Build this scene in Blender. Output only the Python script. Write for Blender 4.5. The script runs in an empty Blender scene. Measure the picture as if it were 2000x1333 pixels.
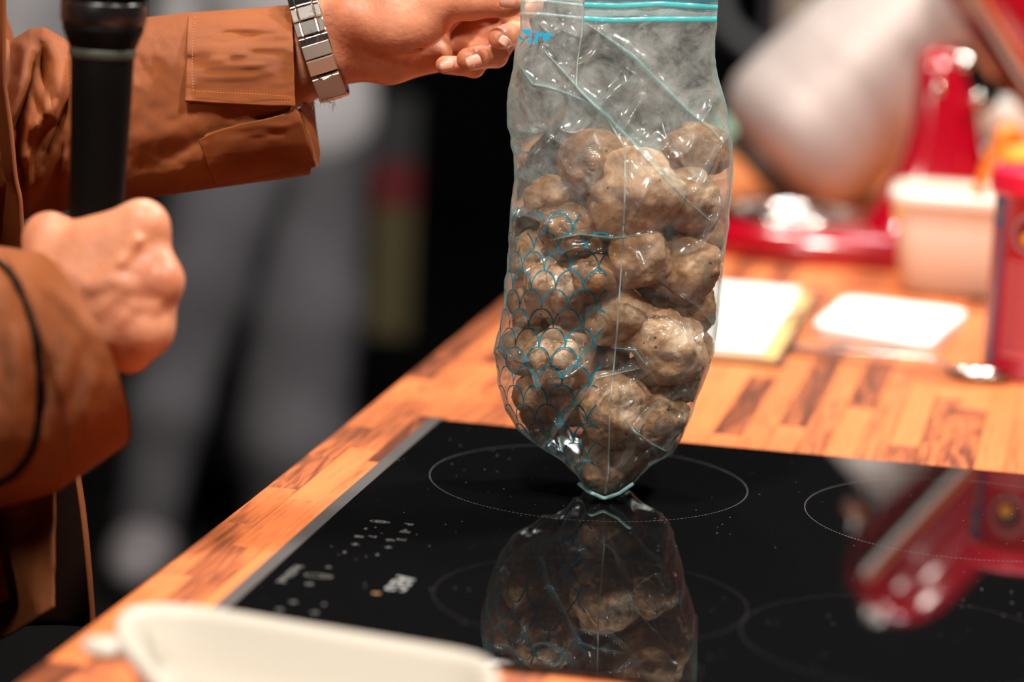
import bpy, bmesh, math, random
import numpy as np
from mathutils import Vector, Matrix
random.seed(4); rng = np.random.default_rng(4)
C = bpy.context.scene.collection
SC = bpy.context.scene
# ---------------------------------------------------------------- camera
F = 5833.0; PITCH = math.radians(11.0); ROLL = math.radians(2.8)
TOP = 0.90                       # worktop height
CH = TOP + 0.474                 # camera height
R0 = np.array([1, 0, 0.]); FW = np.array([0, math.cos(PITCH), -math.sin(PITCH)]); U0 = np.array([0, math.sin(PITCH), math.cos(PITCH)])
RR = math.cos(ROLL) * R0 + math.sin(ROLL) * U0
UU = -math.sin(ROLL) * R0 + math.cos(ROLL) * U0
CAM = np.array([0, 0, CH])
cd = bpy.data.cameras.new('camera'); cam = bpy.data.objects.new('camera', cd); C.objects.link(cam)
cd.sensor_width = 36; cd.lens = F / 2000 * 36; cd.clip_start = 0.05; cd.clip_end = 60
cam.matrix_world = Matrix(((RR[0], UU[0], -FW[0], 0), (RR[1], UU[1], -FW[1], 0), (RR[2], UU[2], -FW[2], CH), (0, 0, 0, 1)))
cd.dof.use_dof = True; cd.dof.focus_distance = 1.915; cd.dof.aperture_fstop = 2.9
SC.camera = cam
# ---------------------------------------------------------------- world, lamps, exposure
w = bpy.data.worlds.new('world'); SC.world = w; w.use_nodes = True
w.node_tree.nodes['Background'].inputs[0].default_value = (0.55, 0.6, 0.75, 1)
w.node_tree.nodes['Background'].inputs[1].default_value = 0.006
SC.view_settings.view_transform = 'Standard'; SC.view_settings.look = 'None'
SC.view_settings.gamma = 1; SC.view_settings.use_curve_mapping = False
SC.view_settings.exposure = 0.0
SC.cycles.transparent_max_bounces = 24; SC.cycles.max_bounces = 10; SC.cycles.sample_clamp_indirect = 6.0
SC.cycles.use_denoising = True; SC.cycles.caustics_reflective = False; SC.cycles.caustics_refractive = False
def area(name, loc, target, size, power, col=(1, .93, .84)):
    l = bpy.data.lights.new(name, 'AREA'); l.shape = 'DISK'; l.size = size; l.energy = power; l.color = col
    o = bpy.data.objects.new(name, l); C.objects.link(o); o.location = loc
    o.rotation_euler = (Vector(target) - Vector(loc)).to_track_quat('-Z', 'Y').to_euler()
    return o
area('stage_or_fill_lamp', (0.9, 0.9, 3.2), (0.05, 2.0, 1.0), 0.28, 50)
area('stage_or_fill_lamp', (-0.55, 0.75, 3.2), (0.0, 1.9, 1.0), 0.28, 66)
area('stage_or_fill_lamp', (-1.3, -.9, 2.3), (-.25, 1.8, .95), 0.5, 20)  # added fill light, no real lamp: brightens the jacket front and the near hand
area('stage_or_fill_lamp', (1.3, 2.7, 3.2), (0.3, 2.5, 0.9), 0.28, 84)
area('stage_or_fill_lamp', (-0.2, 3.3, 3.3), (0.1, 2.4, 0.9), 0.28, 40)
area('stage_or_fill_lamp', (0.5, 3.9, 3.3), (-.6, 5.0, 0.9), 0.4, 26, (.9, .92, 1))
# ---------------------------------------------------------------- projection helpers (photo pixel + depth -> place in the room)
def W(px, py, t):
    px = np.asarray(px, float)[..., None]; py = np.asarray(py, float)[..., None]; t = np.asarray(t, float)[..., None]
    return CAM + t * (FW + (px - 1000) / F * RR - (py - 666.5) / F * UU)
def onz(px, py, z=TOP):
    d = FW + (px - 1000) / F * RR - (py - 666.5) / F * UU
    return CAM + d * ((z - CH) / d[2])
A0 = math.radians(11.3)
US = np.array([math.sin(A0), math.cos(A0), 0]); VS = np.array([math.cos(A0), -math.sin(A0), 0])   # along / across the worktop
OR = np.array([-.057, 2.107, TOP])
def tw(v, u, z=0): return OR + v * VS + u * US + np.array([0, 0, z])
# ---------------------------------------------------------------- numpy noise
def _h(ix, iy, iz, s):
    n = (ix.astype(np.int64) * 374761393 + iy.astype(np.int64) * 668265263 + iz.astype(np.int64) * 2147483647 + s * 974711) & 0xffffffff
    n = ((n ^ (n >> 13)) * 1274126177) & 0xffffffff
    n = ((n ^ (n >> 16)) * 2246822519) & 0xffffffff
    return ((n ^ (n >> 15)) & 0xffff) / 65535.0 * 2 - 1
def noise(P, s=0):
    i = np.floor(P); f = P - i; f = f * f * f * (f * (f * 6 - 15) + 10); i = i.astype(np.int64)
    r = 0
    for a in (0, 1):
        for b in (0, 1):
            for c in (0, 1):
                wt = (f[..., 0] if a else 1 - f[..., 0]) * (f[..., 1] if b else 1 - f[..., 1]) * (f[..., 2] if c else 1 - f[..., 2])
                r = r + wt * _h(i[..., 0] + a, i[..., 1] + b, i[..., 2] + c, s)
    return r
def fbm(P, o=4, s=0, g=.5):
    r = 0; a = 1.
    for k in range(o):
        r = r + a * noise(P * 2 ** k + 17.3 * k, s + k); a *= g
    return r
def segdist(px, py, pl):
    """distance in px to a polyline, and the share of its length"""
    best = np.full(np.shape(px), 1e9); par = np.zeros(np.shape(px)); n = len(pl) - 1
    for k in range(n):
        ax, ay = pl[k]; bx, by = pl[k + 1]; dx, dy = bx - ax, by - ay
        s = np.clip(((px - ax) * dx + (py - ay) * dy) / (dx * dx + dy * dy), 0, 1)
        d = np.hypot(px - ax - s * dx, py - ay - s * dy); m = d < best
        best = np.where(m, d, best); par = np.where(m, (k + s) / n, par)
    return best, par
def itp(x, tab):
    tab = np.array(tab, float); return np.interp(x, tab[:, 0], tab[:, 1])
# ---------------------------------------------------------------- object helpers
WL = {}
def thing(name, label, cat, loc, group=None):
    o = bpy.data.objects.new(name, None); C.objects.link(o); o.location = loc; o['label'] = label; o['category'] = cat
    if group: o['group'] = group
    WL[o.name] = np.array(loc, float); return o
def tag(o, label, cat, group=None):
    o['label'] = label; o['category'] = cat
    if group: o['group'] = group
    return o
def mk(name, V, Fc, mat, parent=None, smooth=True, origin=None, label=None, kind=None):
    V = np.asarray(V, float).reshape(-1, 3)
    if parent is not None: org = WL[parent.name]
    elif origin is not None: org = np.asarray(origin, float)
    else: org = np.array([V[:, 0].mean(), V[:, 1].mean(), V[:, 2].min()])
    me = bpy.data.meshes.new(name)
    if isinstance(Fc, np.ndarray): Fc = Fc.tolist()
    me.from_pydata((V - org).tolist(), [], Fc); me.update()
    if smooth: me.shade_smooth()
    if mat: me.materials.append(mat)
    o = bpy.data.objects.new(name, me); C.objects.link(o)
    if parent is not None: o.parent = parent
    else: o.location = org
    WL[o.name] = org
    if label: o['label'] = label
    if kind: o['kind'] = kind
    return o
def bev(o, wd, seg=2):
    m = o.modifiers.new('bevel', 'BEVEL'); m.width = wd; m.segments = seg; m.limit_method = 'ANGLE'; m.angle_limit = .6; return o
def solid(o, th, off=-1):
    m = o.modifiers.new('solidify', 'SOLIDIFY'); m.thickness = th; m.offset = off; return o
def subd(o, n=2):
    m = o.modifiers.new('subsurf', 'SUBSURF'); m.levels = n; m.render_levels = n; return o
def grid_faces(nu, nv, cu=False, cv=False):
    i = np.arange(nu if cu else nu - 1); j = np.arange(nv if cv else nv - 1)
    I, J = np.meshgrid(i, j, indexing='ij'); I2 = (I + 1) % nu; J2 = (J + 1) % nv
    return np.stack([I * nv + J, I2 * nv + J, I2 * nv + J2, I * nv + J2], -1).reshape(-1, 4)
def box(c, h, ax=None):
    c = np.asarray(c, float); ax = np.eye(3) if ax is None else np.asarray(ax, float)
    s = np.array([[x, y, z] for x in (-1, 1) for y in (-1, 1) for z in (-1, 1)], float) * np.asarray(h, float)
    return c + s @ ax, [(0, 1, 3, 2), (4, 6, 7, 5), (0, 4, 5, 1), (2, 3, 7, 6), (0, 2, 6, 4), (1, 5, 7, 3)]
def join(parts):
    V = []; Fc = []; n = 0
    for v, f in parts:
        v = np.asarray(v).reshape(-1, 3); V.append(v); Fc += [tuple(int(a) + n for a in q) for q in (f.tolist() if isinstance(f, np.ndarray) else f)]; n += len(v)
    return np.concatenate(V), Fc
def loft(rings, cap0=True, cap1=True):
    R = np.array(rings); m, n = R.shape[:2]
    Fc = grid_faces(m, n, False, True)[:, ::-1].tolist(); V = R.reshape(-1, 3).tolist()
    if cap0: Fc.append(list(range(n))[::-1])
    if cap1: Fc.append([(m - 1) * n + k for k in range(n)])
    return np.array(V), Fc
def lathe(c, prof, ax=None, n=48, cap0=True, cap1=True):
    ax = np.eye(3) if ax is None else np.asarray(ax, float)
    a = np.linspace(0, 2 * math.pi, n, endpoint=False)
    return loft([np.asarray(c) + np.cos(a)[:, None] * r * ax[0] + np.sin(a)[:, None] * r * ax[1] + z * ax[2] for r, z in prof], cap0, cap1)
def frame(d):
    d = np.asarray(d, float); d = d / np.linalg.norm(d); x = np.cross(d, [0, 0, 1.] if abs(d[2]) < .9 else [1., 0, 0]); x /= np.linalg.norm(x)
    return np.array([x, np.cross(d, x), d])
def tube(pts, r, n=10, caps=True, flat=1.0, up=None):
    P = np.asarray(pts, float); r = np.broadcast_to(r, (len(P),)); T = np.gradient(P, axis=0); rings = []; a = np.linspace(0, 2 * math.pi, n, endpoint=False)
    upv = np.asarray(up if up is not None else [0, 0, 1.], float)
    for k in range(len(P)):
        d = T[k] / np.linalg.norm(T[k]); x = np.cross(d, upv)
        if np.linalg.norm(x) < 1e-4: x = np.cross(d, [0, 1., 0])
        x /= np.linalg.norm(x); y = np.cross(d, x)
        rings.append(P[k] + r[k] * (np.cos(a)[:, None] * x + flat * np.sin(a)[:, None] * y))
    return loft(rings, caps, caps)
def resample(pl, n):
    pl = np.asarray(pl, float); s = np.r_[0, np.cumsum(np.linalg.norm(np.diff(pl, axis=0), axis=1))]; q = np.linspace(0, s[-1], n)
    return np.stack([np.interp(q, s, pl[:, k]) for k in range(pl.shape[1])], -1)
def spline(pl, n):
    pl = np.asarray(pl, float); P = np.vstack([2 * pl[0] - pl[1], pl, 2 * pl[-1] - pl[-2]]); m = len(pl) - 1; out = []
    for q in np.linspace(0, m - 1e-9, n):
        k = int(q); t = q - k; a, b, c, d = P[k:k + 4]
        out.append(.5 * (2 * b + (c - a) * t + (2 * a - 5 * b + 4 * c - d) * t * t + (3 * b - a - 3 * c + d) * t ** 3))
    return np.array(out)
def rrect(c, hx, hy, r, z, ex=VS, ey=US, n=6):
    out = []
    for sx, sy, a0 in ((1, 1, 0), (-1, 1, 90), (-1, -1, 180), (1, -1, 270)):
        for k in range(n + 1):
            a = math.radians(a0 + 90 * k / n)
            out.append(np.asarray(c) + ex * (sx * (hx - r) + r * math.cos(a)) + ey * (sy * (hy - r) + r * math.sin(a)) + np.array([0, 0, z]))
    return out
def rpoly(pts, r, n=5):
    """round the corners of a planar polygon"""
    pts = [np.asarray(p, float) for p in pts]; out = []; m = len(pts)
    for k in range(m):
        a, b, c = pts[k - 1], pts[k], pts[(k + 1) % m]; d1 = (a - b) / np.linalg.norm(a - b); d2 = (c - b) / np.linalg.norm(c - b)
        for q in np.linspace(0, 1, n): out.append((1 - q) ** 2 * (b + d1 * r) + 2 * q * (1 - q) * b + q * q * (b + d2 * r))
    return np.array(out)
# ---------------------------------------------------------------- signed-distance bodies
import openvdb
def sdf_mesh(prims, vox):
    """prims: ('c',a,b,ra,rb,k) tapered capsule; ('e',c,axes3x3,radii,k) ellipsoid; ('s',a,b,ra,rb,k) carved capsule"""
    lo = np.full(3, 1e9); hi = -lo
    for p in prims:
        if p[0] == 'c':
            for q, r in ((p[1], p[3]), (p[2], p[4])): lo = np.minimum(lo, q - r); hi = np.maximum(hi, q + r)
        elif p[0] == 'e': r = max(p[3]); lo = np.minimum(lo, p[1] - r); hi = np.maximum(hi, p[1] + r)
    lo = lo - 5 * vox; hi = hi + 5 * vox; n = np.ceil((hi - lo) / vox).astype(int)
    X = np.stack(np.meshgrid(*[lo[k] + np.arange(n[k]) * vox for k in range(3)], indexing='ij'), -1).astype(np.float32)
    D = np.full(X.shape[:3], 10., np.float32)
    for p in prims:
        if p[0] in 'cs':
            a, b = p[1].astype(np.float32), p[2].astype(np.float32); ab = b - a; h = np.clip(((X - a) @ ab) / max(float(ab @ ab), 1e-9), 0, 1)
            d = np.sqrt((((X - a) - h[..., None] * ab) ** 2).sum(-1)) - (p[3] + (p[4] - p[3]) * h); k = p[5]
            if p[0] == 's':
                h2 = np.clip(.5 - .5 * (D + d) / k, 0, 1); D = D * (1 - h2) - d * h2 + k * h2 * (1 - h2); continue
        else:
            q = (X - p[1].astype(np.float32)) @ np.asarray(p[2], np.float32).T; rd = np.asarray(p[3], np.float32); k = p[4]
            k0 = np.sqrt(((q / rd) ** 2).sum(-1)); k1 = np.sqrt(((q / rd ** 2) ** 2).sum(-1)) + 1e-6; d = k0 * (k0 - 1) / k1
        h2 = np.clip(.5 + .5 * (D - d) / k, 0, 1); D = D * (1 - h2) + d * h2 - k * h2 * (1 - h2)
    g = openvdb.FloatGrid(10.0); g.copyFromArray(np.ascontiguousarray(np.clip(D, -5 * vox, 5 * vox).astype(np.float32)))
    r = g.convertToPolygons(isovalue=0.0, adaptivity=0.0)
    pts = r[0]; tri = r[1] if len(r) == 3 else np.zeros((0, 3), int); quad = r[-1]
    V = lo + np.asarray(pts, float) * vox
    Fq = [tuple(map(int, q)) for q in quad] + [tuple(map(int, q)) for q in tri]
    if quad.shape[0]:
        q = V[np.asarray(quad, int)]; cen = V.mean(0)
        vol = np.einsum('ij,ij->i', q[:, 0] - cen, np.cross(q[:, 1] - cen, q[:, 2] - cen)).sum() + np.einsum('ij,ij->i', q[:, 0] - cen, np.cross(q[:, 2] - cen, q[:, 3] - cen)).sum()
        if vol < 0: Fq = [f[::-1] for f in Fq]
    return V, Fq
def relax(V, Fq, it=2):
    n = len(V); E = np.array([(f[k], f[(k + 1) % len(f)]) for f in Fq for k in range(len(f))])
    for _ in range(it):
        S = np.zeros((n, 3)); c = np.zeros(n); np.add.at(S, E[:, 0], V[E[:, 1]]); np.add.at(c, E[:, 0], 1)
        V = .5 * V + .5 * S / np.maximum(c, 1)[:, None]
    return V
# ---------------------------------------------------------------- materials
def mat(name, col, rough=.5, metal=0., spec=.5, **kw):
    m = bpy.data.materials.new(name); m.use_nodes = True; nt = m.node_tree; b = nt.nodes['Principled BSDF']
    b.inputs['Base Color'].default_value = (*col, 1); b.inputs['Roughness'].default_value = rough; b.inputs['Metallic'].default_value = metal
    b.inputs['Specular IOR Level'].default_value = spec
    for k, v in kw.items(): b.inputs[k.replace('_', ' ')].default_value = v
    return m
def nn(m, t, **kw):
    n = m.node_tree.nodes.new(t)
    for k, v in kw.items():
        if k.startswith('i_'): n.inputs[k[2:].replace('_', ' ')].default_value = v
        elif k[0] == 'n' and k[1:].isdigit(): n.inputs[int(k[1:])].default_value = v
        else: setattr(n, k, v)
    return n
def lk(m, a, b): m.node_tree.links.new(a, b)
def varied(m, c1, c2, scale, stretch=(1, 1, 1), detail=5, bump=0., bscale=None, lo=.3, hi=.7, dist=.001):
    tc = nn(m, 'ShaderNodeTexCoord'); mp = nn(m, 'ShaderNodeMapping'); mp.inputs['Scale'].default_value = stretch
    nz = nn(m, 'ShaderNodeTexNoise', i_Scale=scale, i_Detail=detail); cr = nn(m, 'ShaderNodeValToRGB')
    cr.color_ramp.elements[0].position = lo; cr.color_ramp.elements[1].position = hi
    cr.color_ramp.elements[0].color = (*c1, 1); cr.color_ramp.elements[1].color = (*c2, 1)
    b = m.node_tree.nodes['Principled BSDF']
    lk(m, tc.outputs['Object'], mp.inputs[0]); lk(m, mp.outputs[0], nz.inputs[0]); lk(m, nz.outputs[0], cr.inputs[0]); lk(m, cr.outputs[0], b.inputs['Base Color'])
    if bump:
        nb = nn(m, 'ShaderNodeTexNoise', i_Scale=bscale or scale * 3, i_Detail=4.); bp = nn(m, 'ShaderNodeBump', i_Strength=bump, i_Distance=dist)
        lk(m, mp.outputs[0], nb.inputs[0]); lk(m, nb.outputs[0], bp.inputs['Height']); lk(m, bp.outputs[0], b.inputs['Normal'])
    return m
M = {}
M['dark'] = mat('dark room paint', (.004, .004, .0045), .9, spec=.05)
M['floor'] = varied(mat('dark stage floor', (.01, .01, .01), .7, spec=.1), (.003, .003, .003), (.006, .006, .006), 3)
M['cabinet'] = mat('black cabinet laminate', (.015, .014, .014), .5)
M['teal'] = mat('teal ink', (.0, .20, .30), .5)
M['chrome'] = mat('polished steel', (.72, .68, .64), .16, 1.)
M['steel'] = mat('brushed steel', (.62, .60, .58), .28, 1.)
M['red'] = mat('red enamel', (.33, .002, .012), .16, spec=.6, Coat_Weight=.6, Coat_Roughness=.05)
M['redcan'] = mat('red printed tin', (.36, .008, .018), .35)
M['redlid'] = mat('red plastic', (.72, .01, .045), .4)
M['white'] = mat('white plastic', (.80, .77, .70), .4)
M['paper'] = mat('white paper', (.86, .85, .83), .7)
M['tan'] = mat('tan board', (.60, .36, .14), .7)
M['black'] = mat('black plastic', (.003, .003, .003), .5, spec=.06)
M['blackgloss'] = mat('black satin metal', (.006, .006, .007), .3)
M['orange'] = mat('orange plastic', (.95, .22, .02), .4)
M['yellow'] = mat('yellow orange plastic', (.80, .36, .02), .45)
M['cream'] = mat('cream plastic', (.70, .60, .50), .4, Subsurface_Weight=.0)
M['ivory'] = mat('ivory glazed stoneware', (.47, .43, .37), .4, spec=.3)
M['blue'] = mat('blue print', (.03, .09, .24), .4)
M['pink'] = mat('pink print', (.50, .085, .10), .45)
M['gold'] = mat('yellow print', (.72, .36, .02), .45)
M['print'] = mat('grey white print', (.22, .22, .22), .5)
M['greyprint'] = mat('dim grey print', (.10, .10, .095), .5)
M['ring'] = mat('ring print', (.15, .145, .14), .5)
M['dimring'] = mat('faint ring print', (.05, .05, .05), .5)
M['pale'] = mat('pale dough', (.85, .66, .30), .5)
# ================================================================= SETTING
def struct(name, c, h, m):
    o = mk(name, *box(c, h), m, smooth=False, origin=c); o['kind'] = 'structure'; return o
struct('floor', (0, 4, -.05), (7, 8, .05), M['floor'])
struct('wall_back', (0, 9.5, 2), (7, .05, 2.1), M['dark'])
struct('wall_left', (-5.5, 4, 2), (.05, 6, 2.1), M['dark'])
struct('wall_right', (5.5, 4, 2), (.05, 6, 2.1), M['dark'])
# ================================================================= COUNTER
V0, V1, U1, U2 = -.056, 1.05, -1.1, 1.75
cab = thing('counter_cabinet', 'black cabinet carrying the butcher block worktop', 'cabinet', tw(.5, .3, -TOP))
mk('body', *box(tw((V0 + V1) / 2 + .02, (U1 + U2) / 2, -TOP / 2 - .02), ((V1 - V0) / 2 - .04, (U2 - U1) / 2 - .03, TOP / 2 - .02), [VS, US, (0, 0, 1)]), M['cabinet'], cab, False)
for k in range(4):
    u0 = U1 + .06 + k * .68
    d = mk('door', *box(tw(V0 + .015, u0 + .33, -.5), (.010, .325, .36), [VS, US, (0, 0, 1)]), M['cabinet'], cab, False); bev(d, .003)
    mk('handle', *tube([tw(V0 - .012, u0 + .2, -.18), tw(V0 - .012, u0 + .46, -.18)], .005, 8), M['steel'], d)
# wood
mw = mat('butcher block wood', (.6, .25, .1), .42, spec=.45)
b = mw.node_tree.nodes['Principled BSDF']
oi = nn(mw, 'ShaderNodeAttribute', attribute_name='tone', attribute_type='OBJECT')
tc = nn(mw, 'ShaderNodeTexCoord')
ad = nn(mw, 'ShaderNodeVectorMath', operation='ADD'); cmb = nn(mw, 'ShaderNodeCombineXYZ'); mu = nn(mw, 'ShaderNodeMath', operation='MULTIPLY', n1=37.0)
lk(mw, oi.outputs['Fac'], mu.inputs[0]); lk(mw, mu.outputs[0], cmb.inputs[0]); lk(mw, mu.outputs[0], cmb.inputs[2]); lk(mw, tc.outputs['Object'], ad.inputs[0]); lk(mw, cmb.outputs[0], ad.inputs[1])
mp = nn(mw, 'ShaderNodeMapping'); mp.inputs['Scale'].default_value = (1, .11, 1); lk(mw, ad.outputs[0], mp.inputs[0])
n1 = nn(mw, 'ShaderNodeTexNoise', i_Scale=26., i_Detail=3., i_Distortion=1.2); lk(mw, mp.outputs[0], n1.inputs[0])
n2 = nn(mw, 'ShaderNodeTexNoise', i_Scale=420., i_Detail=4.); mp2 = nn(mw, 'ShaderNodeMapping'); mp2.inputs['Scale'].default_value = (1, .06, 1); lk(mw, ad.outputs[0], mp2.inputs[0]); lk(mw, mp2.outputs[0], n2.inputs[0])
wv = nn(mw, 'ShaderNodeMath', operation='MULTIPLY', n1=6.0); lk(mw, n1.outputs[0], wv.inputs[0])
fr = nn(mw, 'ShaderNodeMath', operation='PINGPONG', n1=.5); lk(mw, wv.outputs[0], fr.inputs[0])
m1 = nn(mw, 'ShaderNodeMath', operation='MULTIPLY_ADD', n1=.85, n2=-.20); lk(mw, fr.outputs[0], m1.inputs[0])
m2 = nn(mw, 'ShaderNodeMath', operation='MULTIPLY_ADD', n1=.9, n2=-.45); lk(mw, n2.outputs[0], m2.inputs[0])
# dark-hearted staves carry more figure than pale ones
fg = nn(mw, 'ShaderNodeMath', operation='MULTIPLY_ADD', n1=1.3, n2=.12); inv = nn(mw, 'ShaderNodeMath', operation='SUBTRACT', n0=1.0); lk(mw, oi.outputs['Fac'], inv.inputs[1]); lk(mw, inv.outputs[0], fg.inputs[0])
m3 = nn(mw, 'ShaderNodeMath', operation='MULTIPLY'); lk(mw, m1.outputs[0], m3.inputs[0]); lk(mw, fg.outputs[0], m3.inputs[1])
s1 = nn(mw, 'ShaderNodeMath', operation='ADD'); lk(mw, m3.outputs[0], s1.inputs[0]); lk(mw, m2.outputs[0], s1.inputs[1])
s2 = nn(mw, 'ShaderNodeMath', operation='ADD'); lk(mw, s1.outputs[0], s2.inputs[0]); lk(mw, oi.outputs['Fac'], s2.inputs[1])
cr = nn(mw, 'ShaderNodeValToRGB'); e = cr.color_ramp.elements
e[0].position = .0; e[0].color = (.12, .030, .011, 1); e[1].position = 1.; e[1].color = (.72, .205, .062, 1)
x = e.new(.3); x.color = (.30, .078, .026, 1); x = e.new(.6); x.color = (.58, .155, .046, 1)
lk(mw, s2.outputs[0], cr.inputs[0]); lk(mw, cr.outputs[0], b.inputs['Base Color'])
bp = nn(mw, 'ShaderNodeBump', i_Strength=.12, i_Distance=.0006); lk(mw, n2.outputs[0], bp.inputs['Height']); lk(mw, bp.outputs[0], b.inputs['Normal'])
wt = thing('worktop', 'orange brown butcher block worktop of narrow glued staves running away from the camera', 'worktop', tw(.5, .3, -.04))
mk('core_board', *box(tw((V0 + V1) / 2, (U1 + U2) / 2, -.0225), ((V1 - V0) / 2, (U2 - U1) / 2, .0175), [VS, US, (0, 0, 1)]), mw, wt, False)['tone'] = .55
SWD = .0212; staves = []
HV, HU = .78, -.563
v = V0
while v < V1 - .001:
    u = U1 - random.random() * .2
    while u < U2:
        L = random.choice([.14, .18, .22, .26, .30, .34]) * (.7 if v < .01 else 1); ua = max(u, U1); ub = min(u + L, U2); u += L
        if ub - ua < .01: continue
        segs = [(ua, ub)]
        if v > .004 and v + SWD < HV - .004:          # nothing under the glass hob
            segs = [s for s in ((ua, min(ub, HU + .01)), (max(ua, -.01), ub)) if s[1] - s[0] > .004]
        for a, b2 in segs: staves.append((v, a, b2))
    v += SWD
def vis(s):
    p = tw(s[0] + SWD / 2, (s[1] + s[2]) / 2) - CAM; t = p @ FW
    if t < .3: return -1e9
    q = np.array([p @ RR, -(p @ UU)]) / t * F + (1000, 666.5)
    out = max(0, -q[0] - 40, q[0] - 2080, q[1] - 1400, -q[1])
    return (1 / t ** 2) * (s[2] - s[1]) - out
staves.sort(key=vis, reverse=True)
sm = {}
def stave_mesh(L):
    k = round(L, 3)
    if k not in sm:
        V_, F_ = box((0, 0, -.0025), (SWD / 2 - .00013, L / 2 - .00013, .0024)); me = bpy.data.meshes.new('stave')
        bm = bmesh.new(); vs = [bm.verts.new(p) for p in V_]; [bm.faces.new([vs[i] for i in f]) for f in F_]
        ed = [e_ for e_ in bm.edges if all(q.co.z > -.002 for q in e_.verts)]
        bmesh.ops.bevel(bm, geom=ed, offset=.0003, segments=1, affect='EDGES'); bmesh.ops.recalc_face_normals(bm, faces=bm.faces); bm.to_mesh(me); bm.free(); me.materials.append(mw); sm[k] = me
    return sm[k]
lastt = .6; rest = []
for n_, s in enumerate(staves):
    if n_ < 296:
        o = bpy.data.objects.new('stave', stave_mesh(s[2] - s[1])); C.objects.link(o); o.parent = wt
        o.location = tw(s[0] + SWD / 2, (s[1] + s[2]) / 2, random.uniform(-.00012, .0001)) - WL[wt.name]; o.rotation_euler = (0, 0, -A0)
        tone = random.choice([.80, .94, .74, .52, .86, .42, .96, .28, .14, .64, .70]) - (.12 if s[0] < .01 else 0) + random.uniform(-.06, .06)
        o['tone'] = tone
    else: rest.append(box(tw(s[0] + SWD / 2, (s[1] + s[2]) / 2, -.0025 - .0001 * (n_ % 3)), (SWD / 2 - .0001, (s[2] - s[1]) / 2 - .0001, .0024), [VS, US, (0, 0, 1)]))
if rest: o = mk('staves_beyond', *join(rest), mw, wt, False, kind='stuff'); o['tone'] = .65
# ================================================================= HOB
hob = thing('induction_hob', 'black glass induction hob with dotted cooking rings set on the worktop', 'hob', tw(HV / 2, HU / 2))
mg = mat('black ceramic glass', (.004, .004, .0045), .02, spec=.72)
b = mg.node_tree.nodes['Principled BSDF']; tc = nn(mg, 'ShaderNodeTexCoord')
vo = nn(mg, 'ShaderNodeTexVoronoi', i_Scale=105.); lk(mg, tc.outputs['Object'], vo.inputs[0])
nz = nn(mg, 'ShaderNodeTexNoise', i_Scale=7., i_Detail=3.); lk(mg, tc.outputs['Object'], nz.inputs[0])
th = nn(mg, 'ShaderNodeMath', operation='MULTIPLY_ADD', n1=.16, n2=-.040); lk(mg, nz.outputs[0], th.inputs[0])
lt = nn(mg, 'ShaderNodeMath', operation='LESS_THAN'); lk(mg, vo.outputs['Distance'], lt.inputs[0]); lk(mg, th.outputs[0], lt.inputs[1])
mx = nn(mg, 'ShaderNodeMix', data_type='RGBA'); mx.inputs[6].default_value = (.004, .004, .0045, 1); mx.inputs[7].default_value = (.13, .125, .12, 1)
lk(mg, lt.outputs[0], mx.inputs[0]); lk(mg, mx.outputs[2], b.inputs['Base Color'])
r2 = nn(mg, 'ShaderNodeMath', operation='MULTIPLY_ADD', n1=.5, n2=.02); lk(mg, lt.outputs[0], r2.inputs[0]); lk(mg, r2.outputs[0], b.inputs['Roughness'])
HZ = .0045
rings = [rrect(tw(HV / 2, HU / 2), HV / 2 - .0, -HU / 2, .003, .0002), rrect(tw(HV / 2, HU / 2), HV / 2, -HU / 2, .003, .0030),
         rrect(tw(HV / 2, HU / 2), HV / 2 - .0006, -HU / 2 - .0006, .003, HZ)]
mk('glass_plate', *loft(rings), mg, hob, False)
# bevelled steel trim on the front (left) edge: a strip that slopes down to the wood
q = [tw(-.0012, .0006, .0002), tw(-.0012, HU, .0002), tw(.0, HU, HZ + .0002), tw(.0, .0006, HZ + .0002), tw(.0095, .0006, HZ + .0005), tw(.0095, HU, HZ + .0005)]
mk('front_trim', np.array(q), [(0, 1, 2, 3), (3, 2, 5, 4)], mat('satin steel trim', (.085, .077, .075), .5, .25), hob, False)
def dots(c, R, n, wd, z=.00015):
    parts = []
    for k in range(n):
        a = 2 * math.pi * k / n; d = 2 * math.pi / n * .31
        parts.append((np.array([c + VS * (r * math.cos(x)) + US * (r * math.sin(x)) + np.array([0, 0, HZ + z]) for r, x in ((R - wd, a - d), (R + wd, a - d), (R + wd, a + d), (R - wd, a + d))]), [(0, 1, 2, 3)]))
    return join(parts)
for cx, cy, R in ((.0555, 1.938, .106), (.302, 1.888, .106), (.052, 1.652, .09), (.225, 1.60, .09)):
    mk('cooking_ring', *dots(np.array([cx, cy, TOP]), R, 230, .0002 if cy > 1.8 else .0001), M['ring'] if cy > 1.8 else M['dimring'], hob, False)
def text(s, px, py, size, m, parent, name, ex, ey, z=None, bold=.0, p=None):
    cu = bpy.data.curves.new(name, 'FONT'); cu.body = s; cu.size = size; cu.align_x = 'CENTER'; cu.align_y = 'CENTER'; cu.offset = bold; cu.materials.append(m)
    o = bpy.data.objects.new(name, cu); me = bpy.data.meshes.new_from_object(o); bpy.data.objects.remove(o); me.materials.clear(); me.materials.append(m); o = bpy.data.objects.new(name, me); C.objects.link(o); p = onz(px, py, TOP + HZ) if p is None else p; ez = np.cross(ex, ey)
    o.parent = parent; pp = p + ez * .0002 - WL[parent.name]
    o.matrix_local = Matrix(((ex[0], ey[0], ez[0], pp[0]), (ex[1], ey[1], ez[1], pp[1]), (ex[2], ey[2], ez[2], pp[2]), (0, 0, 0, 1))); return o
EX, EY = -US, VS          # read from the cook's side
text('AEG', 780, 1141, .017, M['print'], hob, 'lettering', EX, EY, bold=.0003)
text('Hob2Hood', 566, 1122, .0085, M['greyprint'], hob, 'lettering', EX, EY, bold=.0002)
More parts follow.
